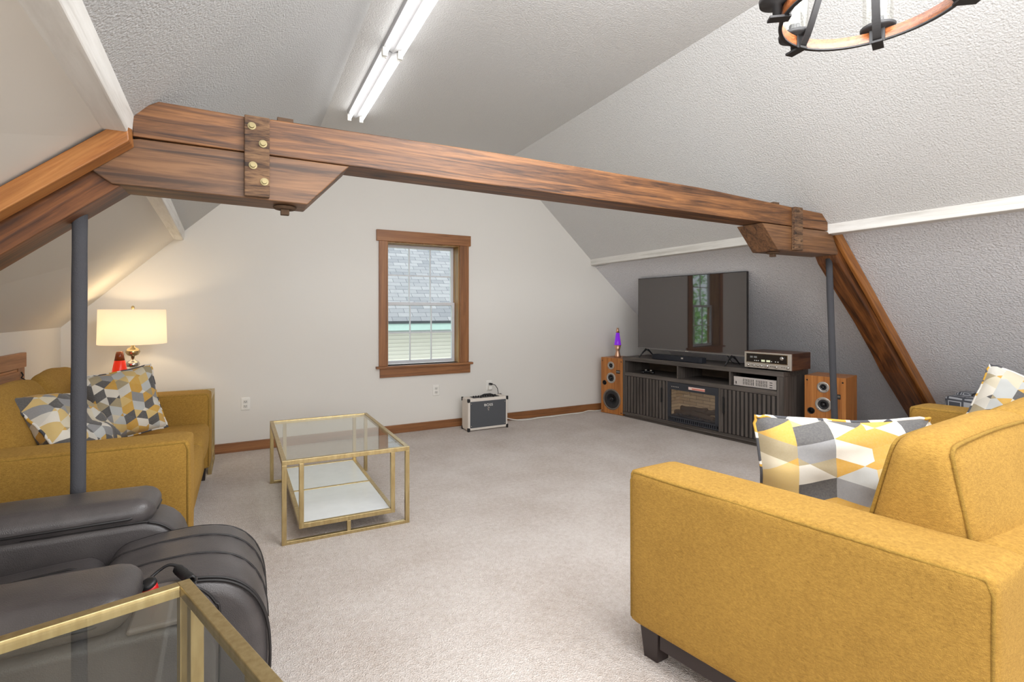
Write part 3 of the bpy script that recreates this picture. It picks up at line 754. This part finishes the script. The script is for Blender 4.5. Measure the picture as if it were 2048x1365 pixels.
MB().box(x0+.30, x0+.45, -.0018, -.0009, .437, .452).build('sticker_band', plain('sticker_red', lin(206, 120, 104), .5), fp)

def on_stand(x, y, z):
    a = math.radians(-82.7); return (3.935+x*math.cos(a)-y*math.sin(a), 4.60+x*math.sin(a)+y*math.cos(a), z)
RZ = math.radians(-82.7)
# television
T = thing('television', 'large flat screen television standing on the grey stand', 'television', (4.085, 4.50, .71), math.radians(-84.9))
TW = 1.365; zb, ztp = .105, .917
MB().box(0, TW, 0, .022, zb, ztp).box(.2, TW-.2, .022, .05, zb+.02, .5).build('housing', BLKM, T, bevel=.002)
MB().box(.006, TW-.006, -.0015, .0, zb+.012, ztp-.006).build('screen', SCREEN, T)
MB().box(0, TW, -.003, .002, zb-.004, zb+.011).build('bottom_bezel', plain('grey_bezel', lin(120, 116, 114), .4, .5), T)
MB().box(TW/2-.02, TW/2+.02, -.0045, -.003, zb, zb+.007).build('maker_plate', SILV, T)
for x in (.12, TW-.16):
    MB().tube([(x, -.115, .009), (x, -.04, .07), (x, .01, .10)], [.006, .008, .012], 8, flat=(1.3, .7)).tube([(x, .135, .009), (x, .06, .07), (x, .01, .10)], [.006, .008, .012], 8, flat=(1.3, .7)).build('leg', BLK, T)
# sound bar
p = on_stand(.40, .03, .7105)
sb = thing('sound_bar', 'black sound bar lying in front of the television', 'sound bar', p, RZ)
MB().soft(0, .63, 0, .085, 0, .058, .008, 8).build('body', plain('black_speaker_cloth', lin(26, 28, 36), .8), sb)
MB().box(.385, .41, -.001, .0005, .03, .045).build('display', SILV, sb)
MB().box(.25, .36, .02, .06, .0575, .06).build('control_strip', BLKM, sb)
# stereo receiver
p = on_stand(1.487, .02, .71)
R = thing('stereo_receiver', 'vintage silver faced stereo receiver in a walnut case on the stand', 'receiver', p, RZ)
rw, rd, rh = .435, .345, .163
MB().box(0, rw, .012, rd, .012, rh).build('case', W_WAL, R, bevel=.002)
MB().box(.005, rw-.005, 0, .013, .014, rh-.004).build('faceplate', SILV, R, bevel=.0015)
MB().box(.028, rw-.04, -.0015, 0, .068, rh-.02).build('dial_window', plain('black_dial_glass', lin(34, 30, 28), .15), R)
fr = MB().box(.022, rw-.034, -.005, 0, rh-.02, rh-.015).box(.022, .028, -.005, 0, .064, rh-.02).box(rw-.04, rw-.034, -.005, 0, .064, rh-.02).box(.022, rw-.034, -.005, 0, .062, .068)
fr.build('dial_frame', CHRM, R)
def knob(x, z, r_, d_=.016): return MB().lathe([(r_, 0), (r_, -d_*.6), (r_*.85, -d_), (0, -d_)], (x, 0, z), 20, 'y')
for x, r_ in ((.045, .011), (.1, .010), (.137, .010), (.172, .010), (.218, .017), (.305, .011), (.405, .012)): knob(x, .037, r_).build('knob', CHRM, R)
knob(.355, .117, .017, .02).build('tuning_knob', CHRM, R)
b = MB()
for x in (.105, .122, .139, .26, .295, .317): b.lathe([(.004, -.001), (.004, -.007), (0, -.007)], (x, 0, .082), 10, 'y')
b.build_each('push_button', WHT, R)
for x in (.165, .212): MB().box(x, x+.034, -.0025, -.001, .075, .093).build('meter', plain('lit_meter', lin(200, 204, 170), .4, 0, (.8, .85, .6, 1), .25), R)
MB().box(.06, .085, -.0022, -.001, .105, .122).box(.095, .125, -.0022, -.001, .105, .122).build_each('indicator', plain('dim_display', lin(120, 120, 118), .4), R)
b = MB()
for x in (.07, .25, .265, .28, .35, .37): b.box(x-.003, x+.003, -.003, 0, .034, .04)
b.build_each('switch', BLK, R)
for x in (.03, rw-.05):
    for y in (.04, rd-.05): MB().lathe([(.012, 0), (.012, .013)], (x, y, 0), 12).build('foot', RUBBER, R)
# graphic equaliser
p = on_stand(1.375, .035, .533)
E_ = thing('graphic_equaliser', 'silver graphic equaliser with black sliders in the right cubby of the stand', 'equaliser', p, RZ)
MB().box(0, .405, .008, .26, .006, .088).build('case', BLK, E_, bevel=.002)
MB().box(0, .405, 0, .009, .006, .09).build('faceplate', plain('pale_silver_face', lin(206, 200, 196), .35, .4), E_, bevel=.001)
sl = MB(); kk = MB()
for g in (0, 1):
    for k in range(7):
        x = .098+g*.125+k*.0158; sl.box(x-.0028, x+.0028, -.0008, .0, .02, .075); zz = .047+.008*math.sin(k*1.3+g); kk.box(x-.0035, x+.0035, -.005, -.0005, zz-.002, zz+.002)
sl.build_each('slider_slot', RUBBER, E_); kk.build_each('slider_cap', SILV, E_)
b = MB()
for z in (.022, .043, .064): b.box(.345, .37, -.002, 0, z-.003, z+.003)
b.box(.02, .028, -.002, 0, .02, .045).build_each('button', BLKM, E_)
for x in (.03, .37):
    for y in (.04, .22): MB().lathe([(.01, 0), (.01, .007)], (x, y, 0), 10).build('foot', RUBBER, E_)
# game controller in left cubby
p = on_stand(.30, .10, .5335)
G = thing('game_controller', 'small glossy black controller lying in the left cubby of the stand', 'controller', p, RZ+.4)
MB().soft(-.06, .06, -.03, .03, .004, .034, .014, 8).soft(-.075, -.035, -.055, .01, 0, .03, .014, 6).soft(.035, .075, -.055, .01, 0, .03, .014, 6).build('body', plain('glossy_black', lin(20, 20, 24), .12), G)
MB().lathe([(.012, .03), (.012, .042), (0, .043)], (-.03, 0, 0), 14).lathe([(.012, .03), (.012, .042), (0, .043)], (.03, -.01, 0), 14).build_each('thumb_stick', SILV, G)
# tv power lead
tag(MB().tube(smooth_pts([on_stand(1.18, .2, .85), on_stand(1.21, .22, .78), on_stand(1.25, .24, .725), on_stand(1.27, .36, .716), on_stand(1.28, .44, .716)]), .0035, 8).build('television_lead', BLK), 'thin black lead hanging below the television to the stand top', 'cord')

# ------------------------------------------------------------------ pillows
PIPE = NT('patterned_piping'); PIPE.base(PIPE.ramp(PIPE.noise(PIPE.obj(), 9, 2), [(0, lin(72, 72, 76)), (.46, lin(214, 210, 202)), (.55, lin(196, 152, 60)), (.62, lin(80, 80, 84))], 'CONSTANT')); PIPE.set(PIPE.p, Roughness=.85); PIPE = PIPE.m
def pillow(lab, center, normal, up, w=.48, h=.46, th=.075, seed=0, cols=6, rows=7, spin=0, mat=None, bend=0, pipe=None):
    pipe = pipe or PIPE
    n = Vector(normal).normalized(); u = Vector(up); u = (u-n*u.dot(n)).normalized(); x = u.cross(n)
    M = Matrix((x, u, n)).transposed()
    if spin: M = M @ Matrix.Rotation(spin, 3, 'Z')
    t = thing('throw_pillow', lab, 'pillow', center); t.rotation_euler = M.to_euler()
    N = 26; mb = MB(); uvs = []
    def pt(i, j, s):
        a, b = -1+2*i/N, -1+2*j/N
        k = 1-.09*(1-a*a)*abs(b)**3+.012*math.sin(a*5+seed)*abs(b)**3; k2 = 1-.08*(1-b*b)*abs(a)**3+.012*math.sin(b*5+seed*2)*abs(a)**3
        X_, Y_ = a*w/2*k2, b*h/2*k
        e = max(0, (1-a**4)*(1-b**4))**.62
        z = s*th*e*(1+.12*noise.noise(Vector((a*2+seed, b*2, s))))
        z += bend*(a*a)+.03*noise.noise(Vector((a*1.6+seed, b*1.6, 2)))+.012*noise.noise(Vector((a*4+seed, b*4, 7)))
        if abs(a) > .85 and abs(b) > .85: X_ *= 1-.03*(abs(a)-.85)/.15; Y_ *= 1-.03*(abs(b)-.85)/.15
        return (X_, Y_, z)
    for s in (1, -1):
        for i in range(N+1):
            for j in range(N+1):
                mb.v.append(pt(i, j, s)); uvs.append((i/N+(0 if s > 0 else .37), j/N))
        o = 0 if s > 0 else (N+1)**2
        for i in range(N):
            for j in range(N):
                q = (o+i*(N+1)+j, o+(i+1)*(N+1)+j, o+(i+1)*(N+1)+j+1, o+i*(N+1)+j+1)
                mb.f.append(list(q if s > 0 else q[::-1])); mb.sm.append(True)
    mb.build('cover', mat or pattern_fabric('geometric_print_%d' % seed, cols, rows, seed*13.0), t, uvs=uvs)
    edge = [pt(i, 0, 0) for i in range(N)]+[pt(N, j, 0) for j in range(N)]+[pt(N-i, N, 0) for i in range(N)]+[pt(0, N-j, 0) for j in range(N)]
    MB().tube(edge, .006, 8, closed=True).build('piping', pipe, t)
    return t

# ------------------------------------------------------------------ sofas
def sofa(lab, loc, rz, L, D, H, shear=0, ncush=2, legs=True, arm=.22, cz=.90, dark_rail=True, seatfront=0, bp=True):
    s = thing('sofa', lab, 'sofa', loc, rz)
    F = lambda x, y, z: (x+shear*y, y, z)
    MB().soft(arm-.02, L-arm+.02, .03, D-.04, .12, .34, .02, 8).fn(F).build('base', YEL, s)
    for i, xa in enumerate((0, L-arm)):
        a = MB().soft(xa, xa+arm, 0, D, .12, H, .022, 16, (.004, .006, .006), .0025, i).fn(F).build('arm', YEL, s)
        xo = xa if i == 0 else xa+arm
        for xe in (xa, xa+arm):
            sg = 1 if xe == xa else -1
            z_ = H-.011; xx = xe+sg*.006
            MB().tube([F(xx, D-.012, .14), F(xx, D-.008, z_-.03), F(xx, D-.02, z_)]+[F(xx, D*(1-k/10), z_) for k in range(1, 10)]+[F(xx, .02, z_), F(xx, .008, z_-.03), F(xx, .01, .14)], .0042, 8).build('piping', YELP, a)
    MB().soft(arm-.01, L-arm+.01, D-.11, D, .12, H-.005, .022, 14, (0, .006, .004), .0025, 3).fn(F).build('back', YEL, s)
    cw = (L-2*arm)/ncush
    for k in range(ncush):
        x0 = arm+k*cw
        MB().soft(x0+.003, x0+cw-.003, .005-seatfront, D-.28, .30, .45, .035, 18, (.0, .012, .02), .004, k+5).fn(F).build('seat_cushion', YEL, s)
    for k in range(ncush):
        x0 = arm+k*cw
        m = MB().soft(x0+.002, x0+cw-.002, -.02, .21, 0, cz-.42, .055 if bp else .085, 22, (.02, .035, .03), .007, k+9)
        def tilt(x, y, z, x0=x0):
            q = z/(cz-.42)
            yy = y if q < .35 else y  # taper toward the top
            q = max(0, q); yy = (-.09+.12*q if bp else -.03+.12*q)+((.34-.215*q) if bp else (.28-.18*q))*(y+.02)/.23
            return F(x, D-.30+yy, .435+z)
        c = m.fn(tilt).build('back_cushion', YEL, s)
        r_ = []
        for yy in (-.010, .199) if bp else ():
            pts = []
            zt_ = cz-.42
            for (xx, zz) in ((x0+.014, .03), (x0+.010, zt_*.5), (x0+.012, zt_-.06), (x0+.026, zt_-.02), (x0+.07, zt_-.009), (x0+cw*.3, zt_-.004), (x0+cw*.5, zt_-.002), (x0+cw*.7, zt_-.004), (x0+cw-.07, zt_-.009), (x0+cw-.026, zt_-.02), (x0+cw-.012, zt_-.06), (x0+cw-.010, zt_*.5), (x0+cw-.014, .03)):
                pts.append(Vector(tilt(xx, yy, zz)))
            MB().tube(smooth_pts(pts, 5), .0052, 8).build('piping', YELP, c)
    if legs:
        for x in (.025, L-.10):
            for y in (.03, D-.09):
                q = .076
                MB().hexa([F(x+.008, y+.008, 0), F(x+q-.012, y+.008, 0), F(x+q-.012, y+q-.012, 0), F(x+.008, y+q-.012, 0)], [F(x, y, .125), F(x+q, y, .125), F(x+q, y+q, .125), F(x, y+q, .125)]).build('leg', DARKW, s, bevel=.002)
        if dark_rail:
            MB().box(.05, L-.05, .05, .07, .06, .13).box(.05, L-.05, D-.07, D-.05, .06, .13).box(.03, .048, .11, D-.1, .06, .13).box(L-.048, L-.03, .11, D-.1, .06, .13).fn(F).build_each('base_rail', DARKW, s)
    return s
sofa('mustard yellow two seat sofa against the low left wall', (-.222, 2.70, 0), PI/2, 1.70, .93, .66, 0, 2, cz=.865, bp=False)
import math as _m2
rzR = math.atan2(-.056, -.998)
# origin at the far front corner; near arm at local x = L
Lr = 2.53; far = (1.235+Lr*.998, 1.412+Lr*.056)
sofa('mustard yellow sofa in the right foreground seen from behind its arm', (far[0], far[1], 0), rzR, Lr, .967, .675, -.1306, 3, arm=.225, cz=.885)

pillow('grey yellow patterned pillow leaning on the far corner of the left sofa', (-.655, 3.79, .685), (.42, -.86, .28), (-.12, 0, 1), .40, .43, .08, 1, 7, 8, spin=.02)
pillow('grey yellow patterned pillow lying tilted behind the near arm of the left sofa', (-.775, 3.245, .685), (.70, -.12, .66), (-.60, .25, .74), .45, .40, .08, 2, 7, 8, spin=-.05)
pillow('grey yellow patterned pillow standing just behind the near arm of the right sofa', (1.84, .985, .652), (-.64, -.76, .10), (0, 0, 1), .58, .46, .085, 3, 5, 7, bend=-.02, spin=.02)
pillow('grey yellow patterned pillow leaning on the far arm of the right sofa', (3.44, .99, .70), (-.85, -.25, .42), (.26, -.26, 1), .46, .48, .08, 4, 6, 8)

# ------------------------------------------------------------------ grey patterned armchair
HX = NT('grey_hexagon_fabric')
_tc = HX.obj((1, 1, 1), src='Object')
_v = HX.n('ShaderNodeTexVoronoi', feature='DISTANCE_TO_EDGE'); HX.l(_tc, _v.inputs[0]); _v.inputs['Scale'].default_value = 10; _v.inputs['Randomness'].default_value = .12
_w = HX.math('FRACT', HX.math('MULTIPLY', _v.outputs['Distance'], 7))
HX.base(HX.ramp(_w, [(0, lin(70, 72, 78)), (.5, lin(160, 162, 166))], 'CONSTANT')); HX.set(HX.p, Roughness=.9); HX = HX.m
g = thing('patterned_armchair', 'low grey hexagon patterned armchair behind the right sofa under the slope', 'armchair', (4.92, 1.80, 0), math.radians(-4))
MB().soft(-.06, .10, -.52, .08, .1, .585, .03, 10).build('arm', HX, g)
MB().soft(.52, .66, -.52, .08, .1, .42, .03, 10).build('arm', HX, g)
MB().soft(.10, .52, -.45, .0, .12, .38, .04, 10).build('seat', HX, g)
MB().soft(.105, .515, -.02, .10, .3, .60, .04, 10).fn(lambda x, y, z: (x, y, min(z, .60-.25*max(0, x-.25)))).build('backrest', HX, g)
MB().tube([(.10, -.03, .30), (.10, -.03, .575), (.115, -.03, .592), (.2, -.03, .60), (.5, -.03, .545)], .006, 8).tube([(-.06, -.5, .2), (-.06, -.5, .55), (-.05, -.5, .58), (-.02, -.5, .588), (.08, -.5, .588)], .006, 8).build('piping', BLK, g)
for x in (-.02, .6):
    for y in (-.46, .02): MB().tube([(x, y, 0), (x, y, .12)], [.014, .02], 12).build('leg', DARKW, g)

# ------------------------------------------------------------------ recliner
rc = thing('leather_recliner', 'charcoal leather recliner with padded arms and raised footrest in left foreground', 'recliner', (-.4, 1.8, 0), math.radians(0))
def RX(pts): return [(x+.4, z) for x, z in pts]
def arc(cx, cz, r, a0, a1, n=6): return [(cx+r*math.cos(math.radians(a0+(a1-a0)*k/n)), cz+r*math.sin(math.radians(a0+(a1-a0)*k/n))) for k in range(n+1)]
for (ya, yb, nm) in ((2.03, 2.235, 'far'), (1.39, 1.60, 'near')):
    front = -.185 if nm == 'far' else -.06
    topz = .555 if nm == 'far' else .53
    prof = RX([(-.98, .06), (-.98, topz)]+[(-.6, topz+.002)]+arc(front-.13, topz-.13, .13, 90, 10)+[(front-.005, .2), (front-.02, .06)])
    ar = MB().loft(prof, ya-1.8, yb-1.8, .03).build('arm', LEA, rc)
    x1 = -.275 if nm == 'far' else -.235
    pz = .62 if nm == 'far' else .612
    pad = MB().soft(-.95+.4, x1+.4, ya-1.8-.004, yb-1.8+.006, pz-.085, pz, .042, 20, (.012, .0, .012), .002, 2)
    pd = pad.build('arm_pad', LEA, ar)
    e = [(x1+.4-.004+.012*math.sin(k/6*PI), ya-1.8+.01+(yb-ya-.02)*k/6, pz-.045) for k in range(7)]
    MB().tube([(-.55, ya-1.8-.004, pz-.05), (x1+.4-.06, ya-1.8-.005, pz-.05), (x1+.4-.015, ya-1.8+.02, pz-.048)]+[(x1+.4+.010, ya-1.8+.06+.04*k, pz-.047) for k in range(3)]+[(x1+.4-.015, yb-1.8-.015, pz-.048), (x1+.4-.06, yb-1.8+.005, pz-.05), (-.55, yb-1.8+.006, pz-.05)], .0045, 8).build('seam', LEAD, pd)
    MB().tube(smooth_pts([(x, ya-1.8+.006 if nm == 'far' else yb-1.8-.006, z) for x, z in [(p[0], p[1]-.004) for p in prof[2:-1]]], 4), .0035, 8).build('piping', LEAD, ar)
prof = RX([(-.98, .12), (-.98, .47), (-.7, .465), (-.5, .478)]+arc(-.44, .425, .055, 80, 0, 5)+[(-.385, .12)])
sc_ = MB().loft(prof, 1.582-1.8, 2.027-1.8, .035).build('seat', LEA, rc)
MB().tube(smooth_pts([(-.58, 1.93-1.8, .47), (-.3, 1.93-1.8, .466), (-.1, 1.93-1.8, .478), (-.05, 1.93-1.8, .478), (.0, 1.93-1.8, .45)], 4), .004, 8).build('seam', LEAD, sc_)
prof = RX([(-.372, .10), (-.378, .36)]+arc(-.31, .435, .068, 185, 95, 6)+[(-.24, .514), (-.15, .517), (-.09, .510), (-.04, .494), (.0, .466), (.03, .428), (.05, .382), (.061, .33), (.065, .27)]+[(.063, .2), (.052, .10), (.03, .06)])
ft = MB().loft(prof, 1.61-1.8, 2.045-1.8, .045, 8).build('footrest', LEA, rc)
for yy in (1.925, 1.785):
    MB().tube(smooth_pts([(x, yy-1.8, z+.0005) for x, z in prof[2:-3]], 3), .0032, 8).build('seam', LEAD, ft)
for yy, o_ in ((1.622, .008), (1.632, .004), (2.03, .01)):
    MB().tube(smooth_pts([(x*(1)-.0, yy-1.8, z-o_) for x, z in prof[3:-1]], 3), .0038, 8).build('piping', LEAD, ft)
MB().loft(RX([(-1.0, .3), (-.78, .34), (-.86, .98), (-.95, 1.02), (-1.06, .98)]), 1.582-1.8, 2.02-1.8, .05).build('backrest', LEA, rc)
MB().box(-.56, .30, -.4, .4, 0, .07).build('base', BLK, rc)
co = MB().box(.165, .287, -.41, -.205, .52, .535).build('console', plain('grey_brown_console', lin(98, 90, 86), .4), rc, bevel=.006)
for x in (.195, .246):
    MB().lathe([(.026, .535), (.026, .539), (.022, .539), (.021, .5365), (0, .5362)], (x, -.27, 0), 28).build('cup_holder', CHRM, co)
k = thing('red_flashlight', 'small red and black flashlight standing in the recliner cup holder', 'flashlight', (-.207, 1.545, .5365), rot=(.3, -.25, 0))
MB().lathe([(0, 0), (.016, 0), (.0175, .026), (0, .026)], seg=20).build('red_body', RED, k)
MB().lathe([(.0175, .026), (.019, .028), (.018, .035), (.012, .038), (0, .038)], seg=20).build('black_head', BLK, k)
cp = []
for i in range(160):
    a_ = i*.9; s_ = i/159
    cx_, cy_, cz_ = -.06+.02*s_, 1.545-.10*s_, .575-.02*s_
    cp.append((cx_+.004*math.sin(a_)*0, cy_, cz_))
coil = MB()
helix = [(-.158+.038*i/150+.010*math.cos(i*.8), 1.605-.085*i/150, .556+.011*math.sin(i*.8)) for i in range(150)]
tag(coil.tube(helix, .0035, 6).tube(smooth_pts([(-.158, 1.605, .565), (-.18, 1.612, .57), (-.205, 1.61, .558), (-.235, 1.59, .538)]), .004, 8).build('coiled_cord', BLK), 'black coiled cord resting on the recliner arm console', 'cord')

# ------------------------------------------------------------------ chandelier
CX_, CY_, CZ_ = 1.68, .83, 2.17
ch = thing('chandelier', 'round wood banded chandelier with clear glass cylinder lights', 'chandelier', (CX_, CY_, CZ_))
R_ = .243
def band(r0, r1, z0, z1, seg=96):
    m = MB(); m.lathe([(r0, z0), (r1, z0), (r1, z1), (r0, z1), (r0, z0)], seg=seg); m.f = [f for f in m.f if len(f) == 4]; m.sm = [False]*len(m.f); return m
band(R_-.004, R_+.004, 0, .036).build('wood_ring', wood('chandelier_wood', lin(90, 46, 22), lin(134, 76, 40), lin(166, 104, 60), 'z', 40, 3, .35, False, .05), ch, smooth=True)
band(R_-.0055, R_+.0055, -.002, .003).build('metal_rim', BLKM, ch, smooth=True)
for i in range(6):
    a_ = math.radians(22+60*i); cs, sn = math.cos(a_), math.sin(a_)
    RR = Matrix.Rotation(a_, 4, 'Z')
    arm_ = smooth_pts([(.238, 0, .002), (.228, 0, .01), (.205, 0, .05), (.172, 0, .13), (.12, 0, .25), (.06, 0, .39), (.03, 0, .52)], 6)
    m = MB()
    for j in range(len(arm_)-1):
        p, q = arm_[j], arm_[j+1]; d_ = (q-p).normalized(); n_ = Vector((-d_.z, 0, d_.x))*.003
        m.hexa([tuple(p+n_+Vector((0, -.012, 0))), tuple(p+n_+Vector((0, .012, 0))), tuple(p-n_+Vector((0, .012, 0))), tuple(p-n_+Vector((0, -.012, 0)))],
               [tuple(q+n_+Vector((0, -.012, 0))), tuple(q+n_+Vector((0, .012, 0))), tuple(q-n_+Vector((0, .012, 0))), tuple(q-n_+Vector((0, -.012, 0)))])
    ar = m.xf(RR).build('arm', BLKM, ch)
    MB().box(R_-.016, .29, -.016, .016, -.008, .0).box(R_-.009, R_-.005, -.022, .022, -.006, .04).xf(RR).build('clip', BLKM, ar, bevel=.001)
    cup = MB().lathe([(.0, .0), (.012, .0), (.014, .036), (.05, .044), (.052, .058), (.046, .058), (.046, .050), (.018, .050), (.018, .09), (0, .09)], (R_+.022, 0, .0), 28).xf(RR).build('lamp_cup', BLKM, ch)
    g_ = MB().lathe([(.044, .058), (.0445, .20), (.0425, .20), (.042, .058)], (R_+.022, 0, 0), 28); g_.f = [f for f in g_.f if len(f) == 4]; g_.sm = g_.sm[:len(g_.f)]
    g_.xf(RR).build('glass_cylinder', CGLASS, cup)
    MB().lathe([(.012, .09), (.016, .11), (.012, .14), (.004, .165), (0, .167)], (R_+.022, 0, 0), 14).xf(RR).build('bulb', plain('clear_bulb', lin(236, 232, 222), .2), cup)
MB().lathe([(0, .50), (.035, .505), (.035, .545), (.01, .55), (.01, .775), (.06, .78), (.06, .80)], seg=28).build('stem', BLKM, ch)

# ------------------------------------------------------------------ lights
def area(name, loc, rot, sx, sy, power, col=(1, 1, 1), spread=None):
    L_ = bpy.data.lights.new(name, 'AREA'); L_.shape = 'RECTANGLE'; L_.size = sx; L_.size_y = sy; L_.energy = power; L_.color = col
    o = bpy.data.objects.new(name, L_); COL.objects.link(o); o.location = loc; o.rotation_euler = rot
    return o
area('fill_light_rear', (1.2, -2.3, 1.5), (math.radians(88), 0, 0), 2.6, 1.8, 70, (.955, .975, 1))  # added fill behind the camera, no real fixture there
area('fill_light_cross', (.2, .5, 1.95), tuple(Vector((4.3, 2.6, -1.0)).to_track_quat('-Z', 'Z').to_euler()), .6, .9, 17, (.955, .975, 1))  # added fill out of view, aimed across at the lower right slope
area('fill_light_slope', (1.0, .7, 2.8), (0, math.radians(-52), 0), .9, 1.6, 19, (.955, .975, 1))  # added fill to lift the right slope and the sofa tops
area('fill_light_ceiling', (1.7, .2, 2.93), (0, 0, 0), 1.6, 2.2, 70, (.955, .975, 1))  # added soft fill from above, not a fixture of the room
area('fill_light_left', (-.9, -.9, 1.5), (math.radians(80), 0, math.radians(-66)), 1.2, 1.2, 47, (.955, .975, 1))  # unseen fill added at the left to brighten the right side
area('fill_light_back', (1.3, .9, 2.5), tuple(Vector((.1, 1, -.12)).to_track_quat('-Z', 'Z').to_euler()), 1.2, .6, 20, (.97, .985, 1))  # added fill out of frame to brighten the back wall
pl = bpy.data.lights.new('lamp_glow', 'POINT'); pl.energy = 8; pl.color = (1, .76, .47); pl.shadow_soft_size = .04
po = bpy.data.objects.new('lamp_glow', pl); COL.objects.link(po); po.location = (-.75, 4.70, 1.14)
W_ = bpy.data.worlds.new('sky'); bpy.context.scene.world = W_; W_.use_nodes = True
bg = W_.node_tree.nodes['Background']; bg.inputs[0].default_value = (.84, .91, 1, 1); bg.inputs[1].default_value = 2.4
sn_ = bpy.data.lights.new('sun', 'SUN'); sn_.energy = 1.5; sn_.angle = .05; so = bpy.data.objects.new('sun', sn_); COL.objects.link(so); so.rotation_euler = (math.radians(40), 0, math.radians(20))

# ------------------------------------------------------------------ camera
cam = bpy.data.cameras.new('camera'); co_ = bpy.data.objects.new('camera', cam); COL.objects.link(co_)
co_.location = (0, 0, 1.25); co_.rotation_euler = (PI/2, 0, -math.atan2(.4707, .8823))
cam.sensor_width = 36; cam.lens = 36*1001/2048; cam.shift_y = -60.5/2048; cam.clip_start = .05
sc0 = bpy.context.scene; sc0.camera = co_
sc0.view_settings.view_transform = 'Standard'; sc0.view_settings.look = 'None'; sc0.view_settings.exposure = .2
sc0.cycles.max_bounces = 8; sc0.cycles.diffuse_bounces = 5; sc0.cycles.transparent_max_bounces = 12
sc0.cycles.use_denoising = True; sc0.cycles.sample_clamp_indirect = 6
